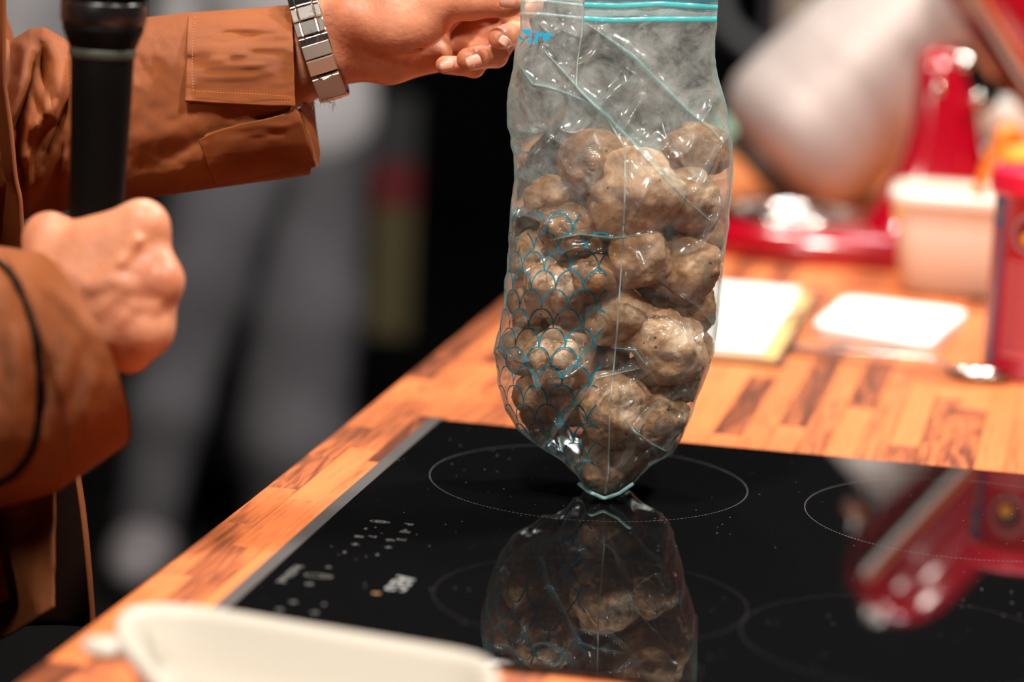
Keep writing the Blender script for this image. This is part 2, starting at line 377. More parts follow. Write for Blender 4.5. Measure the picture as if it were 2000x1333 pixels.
for s, x_, y_, sz in (('-', 717, 1034, .012), ('II', 790, 1040, .009), ('0', 742, 1020, .010), ('P', 797, 1025, .008), ('9', 786, 1036, .007), ('8', 700, 1049, .008), ('7', 726, 1049, .007),
                      ('6', 762, 1056, .008), ('3', 783, 1055, .008), ('+', 692, 1064, .010), ('+', 757, 1070, .009), ('-', 676, 1080, .012), ('-', 740, 1085, .012),
                      ('o', 606, 1142, .009), ('o', 643, 1109, .006), ('+', 571, 1177, .010), ('o', 548, 1192, .008), ('-', 636, 1182, .012), ('o', 617, 1198, .008)):
    text(s, x_, y_, sz, M['greyprint'], hob, 'control_symbol', EX, EY, bold=.0002)
def oval(px, py, a, b_, wd, m, fill=False):
    c = onz(px, py, TOP + HZ); n = 40; an = np.linspace(0, 2 * math.pi, n, endpoint=False)
    rg = [c + np.cos(an)[:, None] * (a + s) * VS + np.sin(an)[:, None] * (b_ + s) * US + np.array([0, 0, .0002]) for s in ((-wd, 0) if not fill else (-min(a, b_) * .98, 0))]
    return mk('control_symbol', *loft(rg, False, False), m, hob, False)
oval(742, 1020, .0065, .0030, .0008, M['greyprint']); oval(622, 1126, .0085, .0045, .0009, M['greyprint']); oval(635, 1126, .003, .002, .0008, M['greyprint'])
oval(735, 1160, .0028, .0022, .002, mat('amber print', (.22, .09, .03), .5), True)
# ================================================================= BAG
BL = [(-90, 1020), (0, 1018), (60, 1016), (100, 1005), (150, 998), (200, 990), (250, 992), (300, 1003), (350, 1003), (420, 998), (500, 990), (580, 985), (640, 975), (690, 965), (750, 972), (800, 985), (840, 1010), (870, 1050), (900, 1095), (930, 1128), (950, 1138), (965, 1152), (977, 1172)]
BR = [(-90, 1404), (0, 1402), (40, 1400), (130, 1397), (190, 1415), (260, 1429), (340, 1432), (420, 1425), (520, 1412), (620, 1403), (690, 1397), (760, 1370), (830, 1345), (860, 1330), (888, 1312), (910, 1275), (930, 1252), (950, 1235), (962, 1218), (977, 1192)]
BS = [(-90, 1142), (0, 1140), (60, 1137), (120, 1128), (170, 1125), (230, 1185), (290, 1221), (400, 1220), (500, 1215), (650, 1205), (800, 1191), (930, 1188), (965, 1182), (977, 1181)]
BD = [(-90, .010), (20, .014), (60, .018), (150, .030), (250, .044), (400, .054), (700, .056), (850, .046), (905, .034), (940, .022), (965, .010), (977, .003)]
def tcb(py): return 1.966 - (975 - py) / 2967 / math.cos(PITCH) * math.sin(PITCH)
BALLS = [  # px, py, r px, layer depth from bag centre, tone (0 brown .. 1 pale frosted), label
 (1160, 318, 66, -.012, .15, 'dark brown frozen meatball at the top of the heap, left of the pale one'),
 (1238, 375, 88, -.026, .75, 'large pale frosted meatball near the top of the bag, behind the plastic seam'),
 (1072, 385, 40, -.010, .45, 'small smooth meatball sticking out at the upper left of the heap'),
 (1362, 290, 58, .012, .30, 'lone meatball highest on the right, pressed against the back film'),
 (1122, 450, 56, -.022, .20, 'brown meatball under the two topmost, at the upper edge of the scale print'),
 (1352, 395, 56, -.012, .45, 'hazy meatball at the upper right under the lone highest one'),
 (1085, 560, 58, -.026, .80, 'pale frosted meatball behind the left part of the scale print, mid height'),
 (1158, 545, 52, -.030, .15, 'dark brown meatball just left of the seam at mid height'),
 (1255, 500, 58, -.032, .70, 'pale meatball just right of the seam at mid height'),
 (1335, 525, 66, -.020, .35, 'broad brown meatball on the right at mid height'),
 (1212, 622, 58, -.030, .65, 'meatball behind the seam below mid height'),
 (1305, 675, 74, -.028, .85, 'large pale frosted meatball on the right with tiny red flecks'),
 (1092, 704, 60, -.030, .80, 'pale meatball behind the lower scale print on the left'),
 (1112, 622, 46, -.016, .12, 'small dark meatball between the two pale ones under the scale print'),
 (1205, 800, 70, -.028, .90, 'bright meatball near the bottom behind the seam with yellow flecks'),
 (1192, 898, 64, -.010, .40, 'lowest meatball standing in the bottom corner of the bag'),
 (1302, 818, 62, -.024, .45, 'meatball at the lower right just above the bag corner'),
 (1122, 775, 48, -.020, .18, 'brown meatball at the lower left beside the bright one'),
 (1372, 610, 46, -.008, .35, 'meatball against the right side of the bag below mid height'),
 (1376, 470, 46, -.004, .40, 'meatball against the right side of the bag above mid height'),
 (1030, 600, 40, -.008, .60, 'small hazy meatball against the left side of the bag'),
 (1028, 685, 44, -.008, .55, 'hazy meatball at the widest left bulge of the bag'),
 (1034, 500, 40, -.006, .50, 'hazy meatball at the left side just under the top row of print'),
 (1350, 742, 44, -.010, .40, 'small meatball at the lower right side of the bag'),
 (1058, 772, 46, -.012, .30, 'shaded meatball low on the left behind the dark film folds'),
 (1178, 460, 48, .012, .25, 'brown meatball half hidden behind the large pale top one'),
 (1180, 700, 52, .006, .20, 'dark meatball tucked behind the seam between pale ones'),
 (1256, 745, 50, -.004, .30, 'brown meatball half hidden between the bright one and the flecked one'),
 (1290, 595, 52, .006, .25, 'shaded meatball half hidden above the red flecked one'),
 (1130, 400, 46, .018, .20, 'meatball half hidden behind the top left pair'),
 (1290, 450, 60, .022, .12, 'shaded meatball deep behind the large pale top one, on its lower right'),
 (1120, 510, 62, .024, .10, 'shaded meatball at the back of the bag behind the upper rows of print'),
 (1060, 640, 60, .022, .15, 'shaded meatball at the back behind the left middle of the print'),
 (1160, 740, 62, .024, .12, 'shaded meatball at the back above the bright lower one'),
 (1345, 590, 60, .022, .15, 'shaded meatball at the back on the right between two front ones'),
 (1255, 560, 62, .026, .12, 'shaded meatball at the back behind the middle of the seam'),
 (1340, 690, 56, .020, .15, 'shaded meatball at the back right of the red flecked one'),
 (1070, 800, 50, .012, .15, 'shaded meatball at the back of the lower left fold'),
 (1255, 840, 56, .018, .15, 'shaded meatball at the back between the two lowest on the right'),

]
bmats = {}
for k_, b_ in enumerate(BALLS):
    px, py, r = b_[0], b_[1], b_[2] * 1.02; lo_, hi_ = itp(py, BL) + r + 5, itp(py, BR) - r - 5; px = min(max(px, lo_), hi_); BALLS[k_] = (px, *b_[1:])
def ball_mat(k):
    key = min(1, round(k * 1.05, 1))
    if key in bmats: return bmats[key]
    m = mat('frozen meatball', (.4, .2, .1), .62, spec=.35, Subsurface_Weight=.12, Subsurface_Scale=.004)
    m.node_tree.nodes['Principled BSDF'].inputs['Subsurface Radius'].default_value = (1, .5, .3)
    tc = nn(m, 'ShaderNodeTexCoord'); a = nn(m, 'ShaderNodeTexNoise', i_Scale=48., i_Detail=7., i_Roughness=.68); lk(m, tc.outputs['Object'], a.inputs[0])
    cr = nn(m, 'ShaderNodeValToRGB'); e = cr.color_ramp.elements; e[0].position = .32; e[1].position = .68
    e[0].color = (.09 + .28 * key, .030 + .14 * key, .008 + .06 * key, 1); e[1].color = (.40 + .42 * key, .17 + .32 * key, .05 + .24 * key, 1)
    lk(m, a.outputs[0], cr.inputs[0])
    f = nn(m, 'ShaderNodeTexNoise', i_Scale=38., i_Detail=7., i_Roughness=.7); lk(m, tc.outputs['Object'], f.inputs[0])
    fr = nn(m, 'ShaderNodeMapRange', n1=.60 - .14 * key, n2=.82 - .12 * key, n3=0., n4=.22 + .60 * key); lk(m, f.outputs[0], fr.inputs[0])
    mx = nn(m, 'ShaderNodeMix', data_type='RGBA'); mx.inputs[7].default_value = (.84, .66, .52, 1); lk(m, fr.outputs[0], mx.inputs[0]); lk(m, cr.outputs[0], mx.inputs[6])
    vo = nn(m, 'ShaderNodeTexVoronoi', i_Scale=120.); lk(m, tc.outputs['Object'], vo.inputs[0])
    sp = nn(m, 'ShaderNodeMath', operation='LESS_THAN', n1=.14); lk(m, vo.outputs['Distance'], sp.inputs[0])
    sep = nn(m, 'ShaderNodeSeparateColor'); lk(m, vo.outputs['Color'], sep.inputs[0])
    g = nn(m, 'ShaderNodeMath', operation='GREATER_THAN', n1=.72); lk(m, sep.outputs[0], g.inputs[0])
    an = nn(m, 'ShaderNodeMath', operation='MULTIPLY'); lk(m, sp.outputs[0], an.inputs[0]); lk(m, g.outputs[0], an.inputs[1])
    rc = nn(m, 'ShaderNodeValToRGB'); rc.color_ramp.interpolation = 'CONSTANT'; e = rc.color_ramp.elements; e[0].color = (.5, .07, .03, 1); e[1].position = .25; e[1].color = (.05, .03, .02, 1); z = e.new(.65); z.color = (.75, .55, .22, 1)
    lk(m, sep.outputs[1], rc.inputs[0])
    mx2 = nn(m, 'ShaderNodeMix', data_type='RGBA'); lk(m, an.outputs[0], mx2.inputs[0]); lk(m, mx.outputs[2], mx2.inputs[6]); lk(m, rc.outputs[0], mx2.inputs[7])
    lk(m, mx2.outputs[2], m.node_tree.nodes['Principled BSDF'].inputs['Base Color'])
    nb = nn(m, 'ShaderNodeTexNoise', i_Scale=330., i_Detail=5.); lk(m, tc.outputs['Object'], nb.inputs[0]); bp = nn(m, 'ShaderNodeBump', i_Strength=.5, i_Distance=.0012)
    lk(m, nb.outputs[0], bp.inputs['Height']); lk(m, bp.outputs[0], m.node_tree.nodes['Principled BSDF'].inputs['Normal'])
    bmats[key] = m; return m
bm = bmesh.new(); bmesh.ops.create_icosphere(bm, subdivisions=5, radius=1.0); ISV = np.array([v_.co[:] for v_ in bm.verts]); ISF = [tuple(q.index for q in f.verts) for f in bm.faces]; bm.free()
ZB = []
for k, (px, py, r, dl, tn, lab) in enumerate(BALLS):
    t = tcb(py) + dl; c = W(px, py, t); rm = r / F * t * 1.07
    P = ISV * np.array([random.uniform(.92, 1.06), random.uniform(.86, 1.), random.uniform(.86, 1.04)])
    q = np.array([k * 7.1, k * 3.3, 1.7])
    d = 1 + .22 * noise(ISV * 1.1 + q, 3) + .12 * noise(ISV * 2.3 + q, 5) + .05 * np.abs(noise(ISV * 5.5 + q, 7)) + .024 * noise(ISV * 13 + q, 9)
    Vb = P * d[:, None] * rm
    Vb = Vb + c; rel = Vb - CAM; vt = rel @ FW; vx = rel @ RR / vt * F + 1000; vy = 666.5 - rel @ UU / vt * F
    vx = np.clip(vx, itp(vy, BL) + 6 + 2 * noise(Vb * 300), itp(vy, BR) - 6 - 2 * noise(Vb * 300)); Vb = W(vx, vy, vt)      # pressed flat where the film holds it
    Vb[:, 2] = np.maximum(Vb[:, 2], TOP + HZ + .0015); ZB.append((vx, vy, vt))
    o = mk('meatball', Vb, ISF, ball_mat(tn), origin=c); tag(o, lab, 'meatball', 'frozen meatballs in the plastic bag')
# film
NT, NP = 560, 430
ths = np.linspace(-math.pi, math.pi, NP, endpoint=False); pys = np.linspace(-90, 977, NT)
TH, PY = np.meshgrid(ths, pys)
L_, R_, S_ = itp(PY, BL), itp(PY, BR), itp(PY, BS)
jn = noise(np.stack([PY / 22., PY * 0, PY * 0], -1), 21) * 2.2
L_ = L_ + jn * np.clip((960 - PY) / 60, 0, 1); R_ = R_ + noise(np.stack([PY / 26., PY * 0, PY * 0], -1), 22) * 2.2 * np.clip((960 - PY) / 60, 0, 1)
front = np.cos(TH) > 0
Sm = np.where(front, S_, S_ + (1 - np.clip((1 + np.cos(TH)), 0, 1)) * ((L_ + R_) / 2 - S_))
sn = np.sin(TH)
PX = np.where(sn > 0, Sm + (R_ - Sm) * sn, Sm + (Sm - L_) * sn)
D = itp(PY, BD); cs = np.cos(TH)
dep = np.sign(cs) * np.abs(cs) ** .85
T = tcb(PY) - D * dep
# film drapes over the meatballs it touches
Fd = np.full(PX.shape, 9.); Bd = np.full(PX.shape, -9.)
for (px, py, r, dl, tn, lab) in BALLS:
    tb = tcb(py) + dl; rr = r * 1.03; rho = np.hypot(PX - px, PY - py) / rr; rm = rr / F * tb
    core = np.sqrt(np.clip(1 - np.minimum(rho, .75) ** 2, 0, 1)); sl = .75 / math.sqrt(1 - .75 ** 2)
    dd = rm * (core - np.maximum(rho - .75, 0) * sl * .62)
    Fd = np.minimum(Fd, tb - dd - .0012); Bd = np.maximum(Bd, tb + dd + .0012)
P3 = np.stack([PX / 60., PY / 60., TH * 0], -1)
cr1 = 1 - np.abs(noise(np.stack([(PX + .7 * PY) / 75., (PY - .5 * PX) / 130., 0 * PX + np.sign(cs) * 3], -1) + .35 * noise(P3 * .8, 31)[..., None], 33)) * 2.2
cr2 = 1 - np.abs(noise(np.stack([(PX - .4 * PY) / 38., (PY + .6 * PX) / 52., 0 * PX + np.sign(cs) * 5], -1), 35)) * 2.2
crk = np.clip(cr1, -.4, 1) * .0060 + np.clip(cr2, -.3, 1) * .0016
wfold = np.clip((975 - PY) / 40, 0, 1)
tens = tcb(PY) - D * dep * .72
Tf = np.where(cs > 0, np.minimum(tens, Fd), np.maximum(tens, Bd))
mixw = np.clip(np.abs(cs) * 2.2, 0, 1)
T = T * (1 - mixw) + Tf * mixw
def blur(A, n, ax):
    k_ = np.hanning(n + 2)[1:-1]; k_ /= k_.sum(); P_ = np.pad(A, [(n // 2, n // 2) if a == ax else (0, 0) for a in (0, 1)], mode='edge' if ax == 0 else 'wrap')
    return sum(k_[i] * np.take(P_, np.arange(i, i + A.shape[ax]), axis=ax) for i in range(n))
Tb = blur(blur(T, 55, 0), 31, 1) - np.sign(cs) * .0030
T = T * (1 - mixw) + mixw * np.where(cs > 0, np.minimum(Tb, blur(blur(np.minimum(Tb, Fd - .002), 9, 0), 5, 1)), np.maximum(Tb, np.maximum(Tb, Bd)))
T = T - np.sign(cs) * crk * (1 - .6 * np.clip((300 - PY) / 90, 0, 1)) * wfold * np.clip(np.abs(cs) * 2, 0, 1)
# named folds seen in the film: (polyline, height, width px)
FOLDS = [([(1015, 128), (1040, 165), (1075, 172), (1120, 188), (1166, 210), (1195, 235), (1218, 290)], .010, 10), ([(1058, 95), (1100, 140), (1140, 185), (1190, 232), (1240, 285), (1290, 340), (1340, 392), (1388, 432)], .008, 9),
         ([(1145, 45), (1180, 70), (1235, 110), (1290, 165), (1340, 215), (1385, 250), (1428, 295)], .009, 12), ([(1075, 470), (1130, 458), (1200, 466), (1274, 456)], .009, 9),
         ([(1045, 40), (1075, 70), (1100, 60), (1135, 75)], .007, 8), ([(1050, 650), (1035, 720), (1060, 800), (1110, 860)], .008, 10), ([(1130, 790), (1165, 740), (1230, 725), (1250, 720)], .009, 9),
         ([(1205, 800), (1240, 845), (1275, 870), (1310, 886)], .008, 10), ([(1245, 505), (1300, 560), (1360, 600), (1395, 640)], .007, 12), ([(1195, 680), (1240, 685), (1262, 715)], .008, 8),
         ([(1100, 840), (1120, 890), (1145, 950)], .006, 8), ([(1310, 340), (1370, 360), (1430, 345)], .007, 12), ([(1000, 255), (1060, 262), (1110, 290)], .008, 14), ([(1095, 530), (1060, 610), (1045, 690)], .006, 9),
         ([(1290, 270), (1340, 330), (1400, 380)], .006, 10), ([(1320, 730), (1300, 780), (1290, 860)], .006, 10)]
for pl, h, wd in FOLDS:
    d, s = segdist(PX, PY, pl); T = T - np.where(cs > 0, 1, 0) * h * .62 * np.exp(-d / wd) * np.sin(np.pi * np.clip(s, .03, .97)) ** .35 * np.clip(cs * 2.5, 0, 1)
# side weld (seam) stands proud towards the camera
T = T - np.where(cs > 0, 1, 0) * .0045 * np.exp(-np.abs(TH) * 12) * wfold
bx_, by_ = 3.0, 3.0; nbx, nby = 170, 360; zf = np.full((nby, nbx), 9.); zb = np.full((nby, nbx), -9.)
for vx, vy, vt in ZB:
    i = np.clip(((vy + 90) / by_).astype(int), 0, nby - 1); j = np.clip(((vx - 945) / bx_).astype(int), 0, nbx - 1); np.minimum.at(zf, (i, j), vt); np.maximum.at(zb, (i, j), vt)
def spread(A, f, n):
    for _ in range(n): A = f(A, f(f(np.roll(A, 1, 0), np.roll(A, -1, 0)), f(np.roll(A, 1, 1), np.roll(A, -1, 1))))
    return A
zf = spread(zf, np.minimum, 1); zb = spread(zb, np.maximum, 1)
ii = np.clip(((PY + 90) / by_).astype(int), 0, nby - 1); jj = np.clip(((PX - 945) / bx_).astype(int), 0, nbx - 1); ZFs, ZBs = zf[ii, jj], zb[ii, jj]
lim = np.where(cs > .05, np.minimum(T, ZFs - .0012), np.where(cs < -.05, np.maximum(T, ZBs + .0012), T))
lim = np.where(np.abs(lim) > 5, T, lim); d_ = blur(blur(lim - T, 7, 0), 5, 1); T = T + np.where(cs > 0, np.minimum(d_, lim - T), np.maximum(d_, lim - T))
Vf = W(PX, PY, T)
Vf[..., 2] = np.maximum(Vf[..., 2], TOP + HZ + .0008)
mf = bpy.data.materials.new('thin bag film'); mf.use_nodes = True; nt = mf.node_tree
for n_ in list(nt.nodes):
    if n_.type != 'OUTPUT_MATERIAL': nt.nodes.remove(n_)
out = [n_ for n_ in nt.nodes][0]
at = nn(mf, 'ShaderNodeAttribute', attribute_name='film'); sx = nn(mf, 'ShaderNodeSeparateXYZ'); lk(mf, at.outputs['Vector'], sx.inputs[0])
tr = nn(mf, 'ShaderNodeBsdfTransparent'); tr.inputs[0].default_value = (.94, .985, .985, 1)
gl = nn(mf, 'ShaderNodeBsdfGlossy', i_Roughness=.17); gl.inputs[0].default_value = (.9, 1, 1, 1)
df = nn(mf, 'ShaderNodeBsdfDiffuse'); df.inputs[0].default_value = (.64, .68, .67, 1)
tl = nn(mf, 'ShaderNodeBsdfTranslucent'); tl.inputs[0].default_value = (.56, .66, .65, 1)
tcn = nn(mf, 'ShaderNodeTexCoord'); fz = nn(mf, 'ShaderNodeTexNoise', i_Scale=42., i_Detail=9., i_Roughness=.72, i_Distortion=.6); lk(mf, tcn.outputs['Object'], fz.inputs[0])
mr = nn(mf, 'ShaderNodeMapRange', n1=.36, n2=.70, n3=.03, n4=.34); lk(mf, fz.outputs[0], mr.inputs[0])
vv = nn(mf, 'ShaderNodeMapRange', n1=.17, n2=.25, n3=.60, n4=1.7); lk(mf, sx.outputs[1], vv.inputs[0])
am = nn(mf, 'ShaderNodeMath', operation='MULTIPLY'); lk(mf, mr.outputs[0], am.inputs[0]); lk(mf, vv.outputs[0], am.inputs[1])
hz = nn(mf, 'ShaderNodeMixShader', n0=.5); lk(mf, df.outputs[0], hz.inputs[1]); lk(mf, tl.outputs[0], hz.inputs[2])
a1 = nn(mf, 'ShaderNodeMixShader'); lk(mf, am.outputs[0], a1.inputs[0]); lk(mf, tr.outputs[0], a1.inputs[1]); lk(mf, hz.outputs[0], a1.inputs[2])
# teal body colour shows where the film is seen edge on (longer way through it)
lw = nn(mf, 'ShaderNodeLayerWeight', i_Blend=.5); pw = nn(mf, 'ShaderNodeMath', operation='POWER', n1=2.6); lk(mf, lw.outputs['Facing'], pw.inputs[0])
pm = nn(mf, 'ShaderNodeMath', operation='MULTIPLY', n1=.75); lk(mf, pw.outputs[0], pm.inputs[0])
te = nn(mf, 'ShaderNodeBsdfTranslucent'); te.inputs[0].default_value = (.30, .56, .54, 1); te2 = nn(mf, 'ShaderNodeBsdfDiffuse'); te2.inputs[0].default_value = (.34, .52, .50, 1)
tm = nn(mf, 'ShaderNodeMixShader', n0=.5); lk(mf, te.outputs[0], tm.inputs[1]); lk(mf, te2.outputs[0], tm.inputs[2])
a2 = nn(mf, 'ShaderNodeMixShader'); lk(mf, pm.outputs[0], a2.inputs[0]); lk(mf, a1.outputs[0], a2.inputs[1]); lk(mf, tm.outputs[0], a2.inputs[2])
fn = nn(mf, 'ShaderNodeFresnel', i_IOR=1.5); fm = nn(mf, 'ShaderNodeMath', operation='MULTIPLY_ADD', n1=.45, n2=.0); lk(mf, fn.outputs[0], fm.inputs[0])
cl = nn(mf, 'ShaderNodeMath', operation='MINIMUM', n1=.6); lk(mf, fm.outputs[0], cl.inputs[0])
a3 = nn(mf, 'ShaderNodeMixShader'); lk(mf, cl.outputs[0], a3.inputs[0]); lk(mf, a2.outputs[0], a3.inputs[1]); lk(mf, gl.outputs[0], a3.inputs[2])
# fish scale print: rows of half ellipses, every second row shifted by half a scale
CW, RH = .0182, .0126
row = nn(mf, 'ShaderNodeMath', operation='DIVIDE', n1=RH); lk(mf, sx.outputs[1], row.inputs[0])
fl = nn(mf, 'ShaderNodeMath', operation='FLOOR'); lk(mf, row.outputs[0], fl.inputs[0]); aa = nn(mf, 'ShaderNodeMath', operation='SUBTRACT'); lk(mf, row.outputs[0], aa.inputs[0]); lk(mf, fl.outputs[0], aa.inputs[1])
hf = nn(mf, 'ShaderNodeMath', operation='MULTIPLY', n1=.5); lk(mf, fl.outputs[0], hf.inputs[0])
uu = nn(mf, 'ShaderNodeMath', operation='DIVIDE', n1=CW); lk(mf, sx.outputs[0], uu.inputs[0]); us = nn(mf, 'ShaderNodeMath', operation='ADD'); lk(mf, uu.outputs[0], us.inputs[0]); lk(mf, hf.outputs[0], us.inputs[1])
fc = nn(mf, 'ShaderNodeMath', operation='FRACT'); lk(mf, us.outputs[0], fc.inputs[0]); cx_ = nn(mf, 'ShaderNodeMath', operation='MULTIPLY_ADD', n1=2., n2=-1.); lk(mf, fc.outputs[0], cx_.inputs[0])
x2 = nn(mf, 'ShaderNodeMath', operation='POWER', n1=2.); ab = nn(mf, 'ShaderNodeMath', operation='ABSOLUTE'); lk(mf, cx_.outputs[0], ab.inputs[0]); lk(mf, ab.outputs[0], x2.inputs[0])
y2 = nn(mf, 'ShaderNodeMath', operation='POWER', n1=2.); lk(mf, aa.outputs[0], y2.inputs[0]); sm_ = nn(mf, 'ShaderNodeMath', operation='ADD'); lk(mf, x2.outputs[0], sm_.inputs[0]); lk(mf, y2.outputs[0], sm_.inputs[1])
sq = nn(mf, 'ShaderNodeMath', operation='SQRT'); lk(mf, sm_.outputs[0], sq.inputs[0]); di = nn(mf, 'ShaderNodeMath', operation='SUBTRACT', n1=1.); lk(mf, sq.outputs[0], di.inputs[0]); da = nn(mf, 'ShaderNodeMath', operation='ABSOLUTE'); lk(mf, di.outputs[0], da.inputs[0])
ln = nn(mf, 'ShaderNodeMath', operation='LESS_THAN', n1=.052); lk(mf, da.outputs[0], ln.inputs[0])
bk = nn(mf, 'ShaderNodeTexNoise', i_Scale=60., i_Detail=4.); lk(mf, tcn.outputs['Object'], bk.inputs[0])
# the print is worn through in places, more so towards its top
wr = nn(mf, 'ShaderNodeMapRange', n1=.14, n2=.20, n3=.75, n4=.46); lk(mf, sx.outputs[1], wr.inputs[0]); bg = nn(mf, 'ShaderNodeMath', operation='LESS_THAN'); lk(mf, bk.outputs[0], bg.inputs[0]); lk(mf, wr.outputs[0], bg.inputs[1])
l2 = nn(mf, 'ShaderNodeMath', operation='MULTIPLY'); lk(mf, ln.outputs[0], l2.inputs[0]); lk(mf, bg.outputs[0], l2.inputs[1])
l3 = nn(mf, 'ShaderNodeMath', operation='MULTIPLY'); lk(mf, l2.outputs[0], l3.inputs[0]); lk(mf, sx.outputs[2], l3.inputs[1])
ink = nn(mf, 'ShaderNodeBsdfDiffuse'); ink.inputs[0].default_value = (.0, .22, .34, 1); inkt = nn(mf, 'ShaderNodeBsdfTranslucent'); inkt.inputs[0].default_value = (.0, .22, .34, 1); im = nn(mf, 'ShaderNodeMixShader', n0=.35); lk(mf, ink.outputs[0], im.inputs[1]); lk(mf, inkt.outputs[0], im.inputs[2])
l4 = nn(mf, 'ShaderNodeMath', operation='MULTIPLY', n1=.92); lk(mf, l3.outputs[0], l4.inputs[0])
a4 = nn(mf, 'ShaderNodeMixShader'); lk(mf, l4.outputs[0], a4.inputs[0]); lk(mf, a3.outputs[0], a4.inputs[1]); lk(mf, im.outputs[0], a4.inputs[2])
lk(mf, a4.outputs[0], out.inputs[0])
bump = nn(mf, 'ShaderNodeTexNoise', i_Scale=150., i_Detail=3.); lk(mf, tcn.outputs['Object'], bump.inputs[0]); bpn = nn(mf, 'ShaderNodeBump', i_Strength=.10, i_Distance=.0012); lk(mf, bump.outputs[0], bpn.inputs['Height']); lk(mf, bpn.outputs[0], gl.inputs['Normal'])
bag = thing('plastic_bag', 'clear teal tinted zip bag full of frozen meatballs, its corner standing on the black hob', 'bag', W(1182, 977, 1.966))
film = mk('film', Vf, grid_faces(NT, NP, False, True), mf, bag)
# print coordinates: distance from the seam along the film, height; third value = where there is print
arc = np.zeros(PX.shape); mid = NP // 2; smp = W(PX, PY, tcb(PY) - D * dep)
seg = np.linalg.norm(np.diff(smp, axis=1), axis=2)
arc[:, mid + 1:] = np.cumsum(seg[:, mid:], 1); arc[:, :mid] = -np.cumsum(seg[:, :mid][:, ::-1], 1)[:, ::-1]
hv = (977 - PY) / 2967
msk = ((-arc > .0085) & (-arc < .125) & (cs > -.25) & (sn < 0) & (hv < .193) & (hv > .005)).astype(float)
at_ = film.data.attributes.new('film', 'FLOAT_VECTOR', 'POINT'); at_.data.foreach_set('vector', np.stack([-arc + .004, hv, msk], -1).reshape(-1).astype(np.float32))
mz = mat('teal zip plastic', (.06, .50, .54), .25, Alpha=.85)
mz2 = mat('clear zip plastic', (.45, .68, .70), .2); mz2.node_tree.nodes['Principled BSDF'].inputs['Alpha'].default_value = .35
mz3 = mat('deep teal zip strip', (.01, .22, .30), .3); mz3.node_tree.nodes['Principled BSDF'].inputs['Alpha'].default_value = .8
mfold = mat('folded film edge', (.22, .50, .50), .3); mfold.node_tree.nodes['Principled BSDF'].inputs['Alpha'].default_value = .22
def film_t(px, py):
    i = int(np.clip((py + 90) / 1067 * (NT - 1), 0, NT - 1)); fr_ = np.where(front[i], np.abs(PX[i] - px), 1e9); j = int(np.argmin(fr_)); return T[i, j]
def onfilm(pl, off=.0006, n=60, smooth=7):
    p = resample(pl, n); t = np.array([film_t(a, b_) for a, b_ in p]); kk = np.ones(smooth) / smooth; t = np.convolve(np.pad(t, smooth // 2, mode='edge'), kk, 'valid')
    return W(p[:, 0], p[:, 1], t - off)
def ribbon(pl, wpx, m, name, off=.0006, n=60, taper=False, th=.0006, label=None):
    p = resample(pl, n); tg = np.gradient(p, axis=0); tg /= np.linalg.norm(tg, axis=1)[:, None]; nr = np.stack([-tg[:, 1], tg[:, 0]], -1)
    wp = wpx / 2 * (np.sin(np.pi * np.linspace(0.02, .98, n)) ** .6 if taper else np.ones(n)); c = onfilm(pl, off, n); tt = (c - CAM) @ FW
    a = W(p[:, 0] + nr[:, 0] * wp, p[:, 1] + nr[:, 1] * wp, tt); d_ = W(p[:, 0] - nr[:, 0] * wp, p[:, 1] - nr[:, 1] * wp, tt)
    mid_ = W(p[:, 0], p[:, 1], tt - th); Vv = np.stack([a, mid_, d_], 1).reshape(-1, 3)
    o = mk(name, Vv, grid_faces(n, 3), m, bag, label=label); return o
ribbon([(1141, 37), (1200, 40), (1270, 38), (1400, 38)], 11, mz, 'zip_track', .002, th=.0012); ribbon([(1141, 10), (1210, 12), (1290, 8), (1402, 15)], 11, mz, 'zip_track', .002, th=.0012)
ribbon([(1141, 24), (1270, 23), (1401, 27)], 16, mz2, 'zip_band', .0012); ribbon([(1143, -6), (1270, -6), (1402, -4)], 16, mz3, 'zip_lip', .0015, label='deep teal zip lip')
ribbon([(1016, 27), (1060, 28), (1138, 36)], 7, mz2, 'zip_track', .002, th=.0012); ribbon([(1017, 3), (1060, 2), (1138, 11)], 7, mz2, 'zip_track', .002, th=.0012); ribbon([(1017, -8), (1139, -5)], 14, mz2, 'zip_lip', .0015)
ribbon([(1141, -60), (1270, -62), (1402, -58)], 40, mz2, 'zip_band', .001)
mk('side_weld', *tube(onfilm([(a, b_) for b_, a in [(y_, itp(y_, BS)) for y_ in range(-80, 976, 12)]], .0012, 160, 5), .00055, 6), mat('welded seam', (.36, .48, .46), .25, Alpha=.45), bag, label='welded side seam facing the camera')
for pl, wd in ((FOLDS[2][0], 11), (FOLDS[1][0], 8), (FOLDS[0][0][:5], 7), (FOLDS[3][0], 5), (FOLDS[7][0], 6), (FOLDS[9][0], 5), (FOLDS[6][0], 5)):
    ribbon(pl, wd, mfold, 'film_fold', .0010, 60, True, .0012)
def decal(poly, m, name):
    c = np.mean(poly, 0); t = film_t(*c); return mk(name, W([p[0] for p in poly], [p[1] for p in poly], t - .004), [tuple(range(len(poly)))], m, bag, False)
for poly in ([(1017, 58), (1037, 57), (1034, 72), (1018, 61)], [(1014, 68), (1026, 80), (1013, 78)], [(1037, 60), (1040, 60), (1037, 84), (1028, 83), (1036, 74)], [(1048, 60), (1053, 66), (1062, 61), (1058, 72), (1052, 72), (1049, 85), (1042, 84)], [(1060, 65), (1073, 63), (1074, 81), (1060, 79)], [(1075, 66), (1085, 69), (1075, 72)]):
    decal(poly, mat('bright teal ink', (.0, .30, .52), .5), 'printed_letter')
ribbon([(1129, 944), (1148, 960), (1180, 974), (1210, 964), (1237, 945)], 7, mat('welded corner film', (.40, .72, .72), .2, Alpha=.75), 'bottom_weld', .002, th=.001)
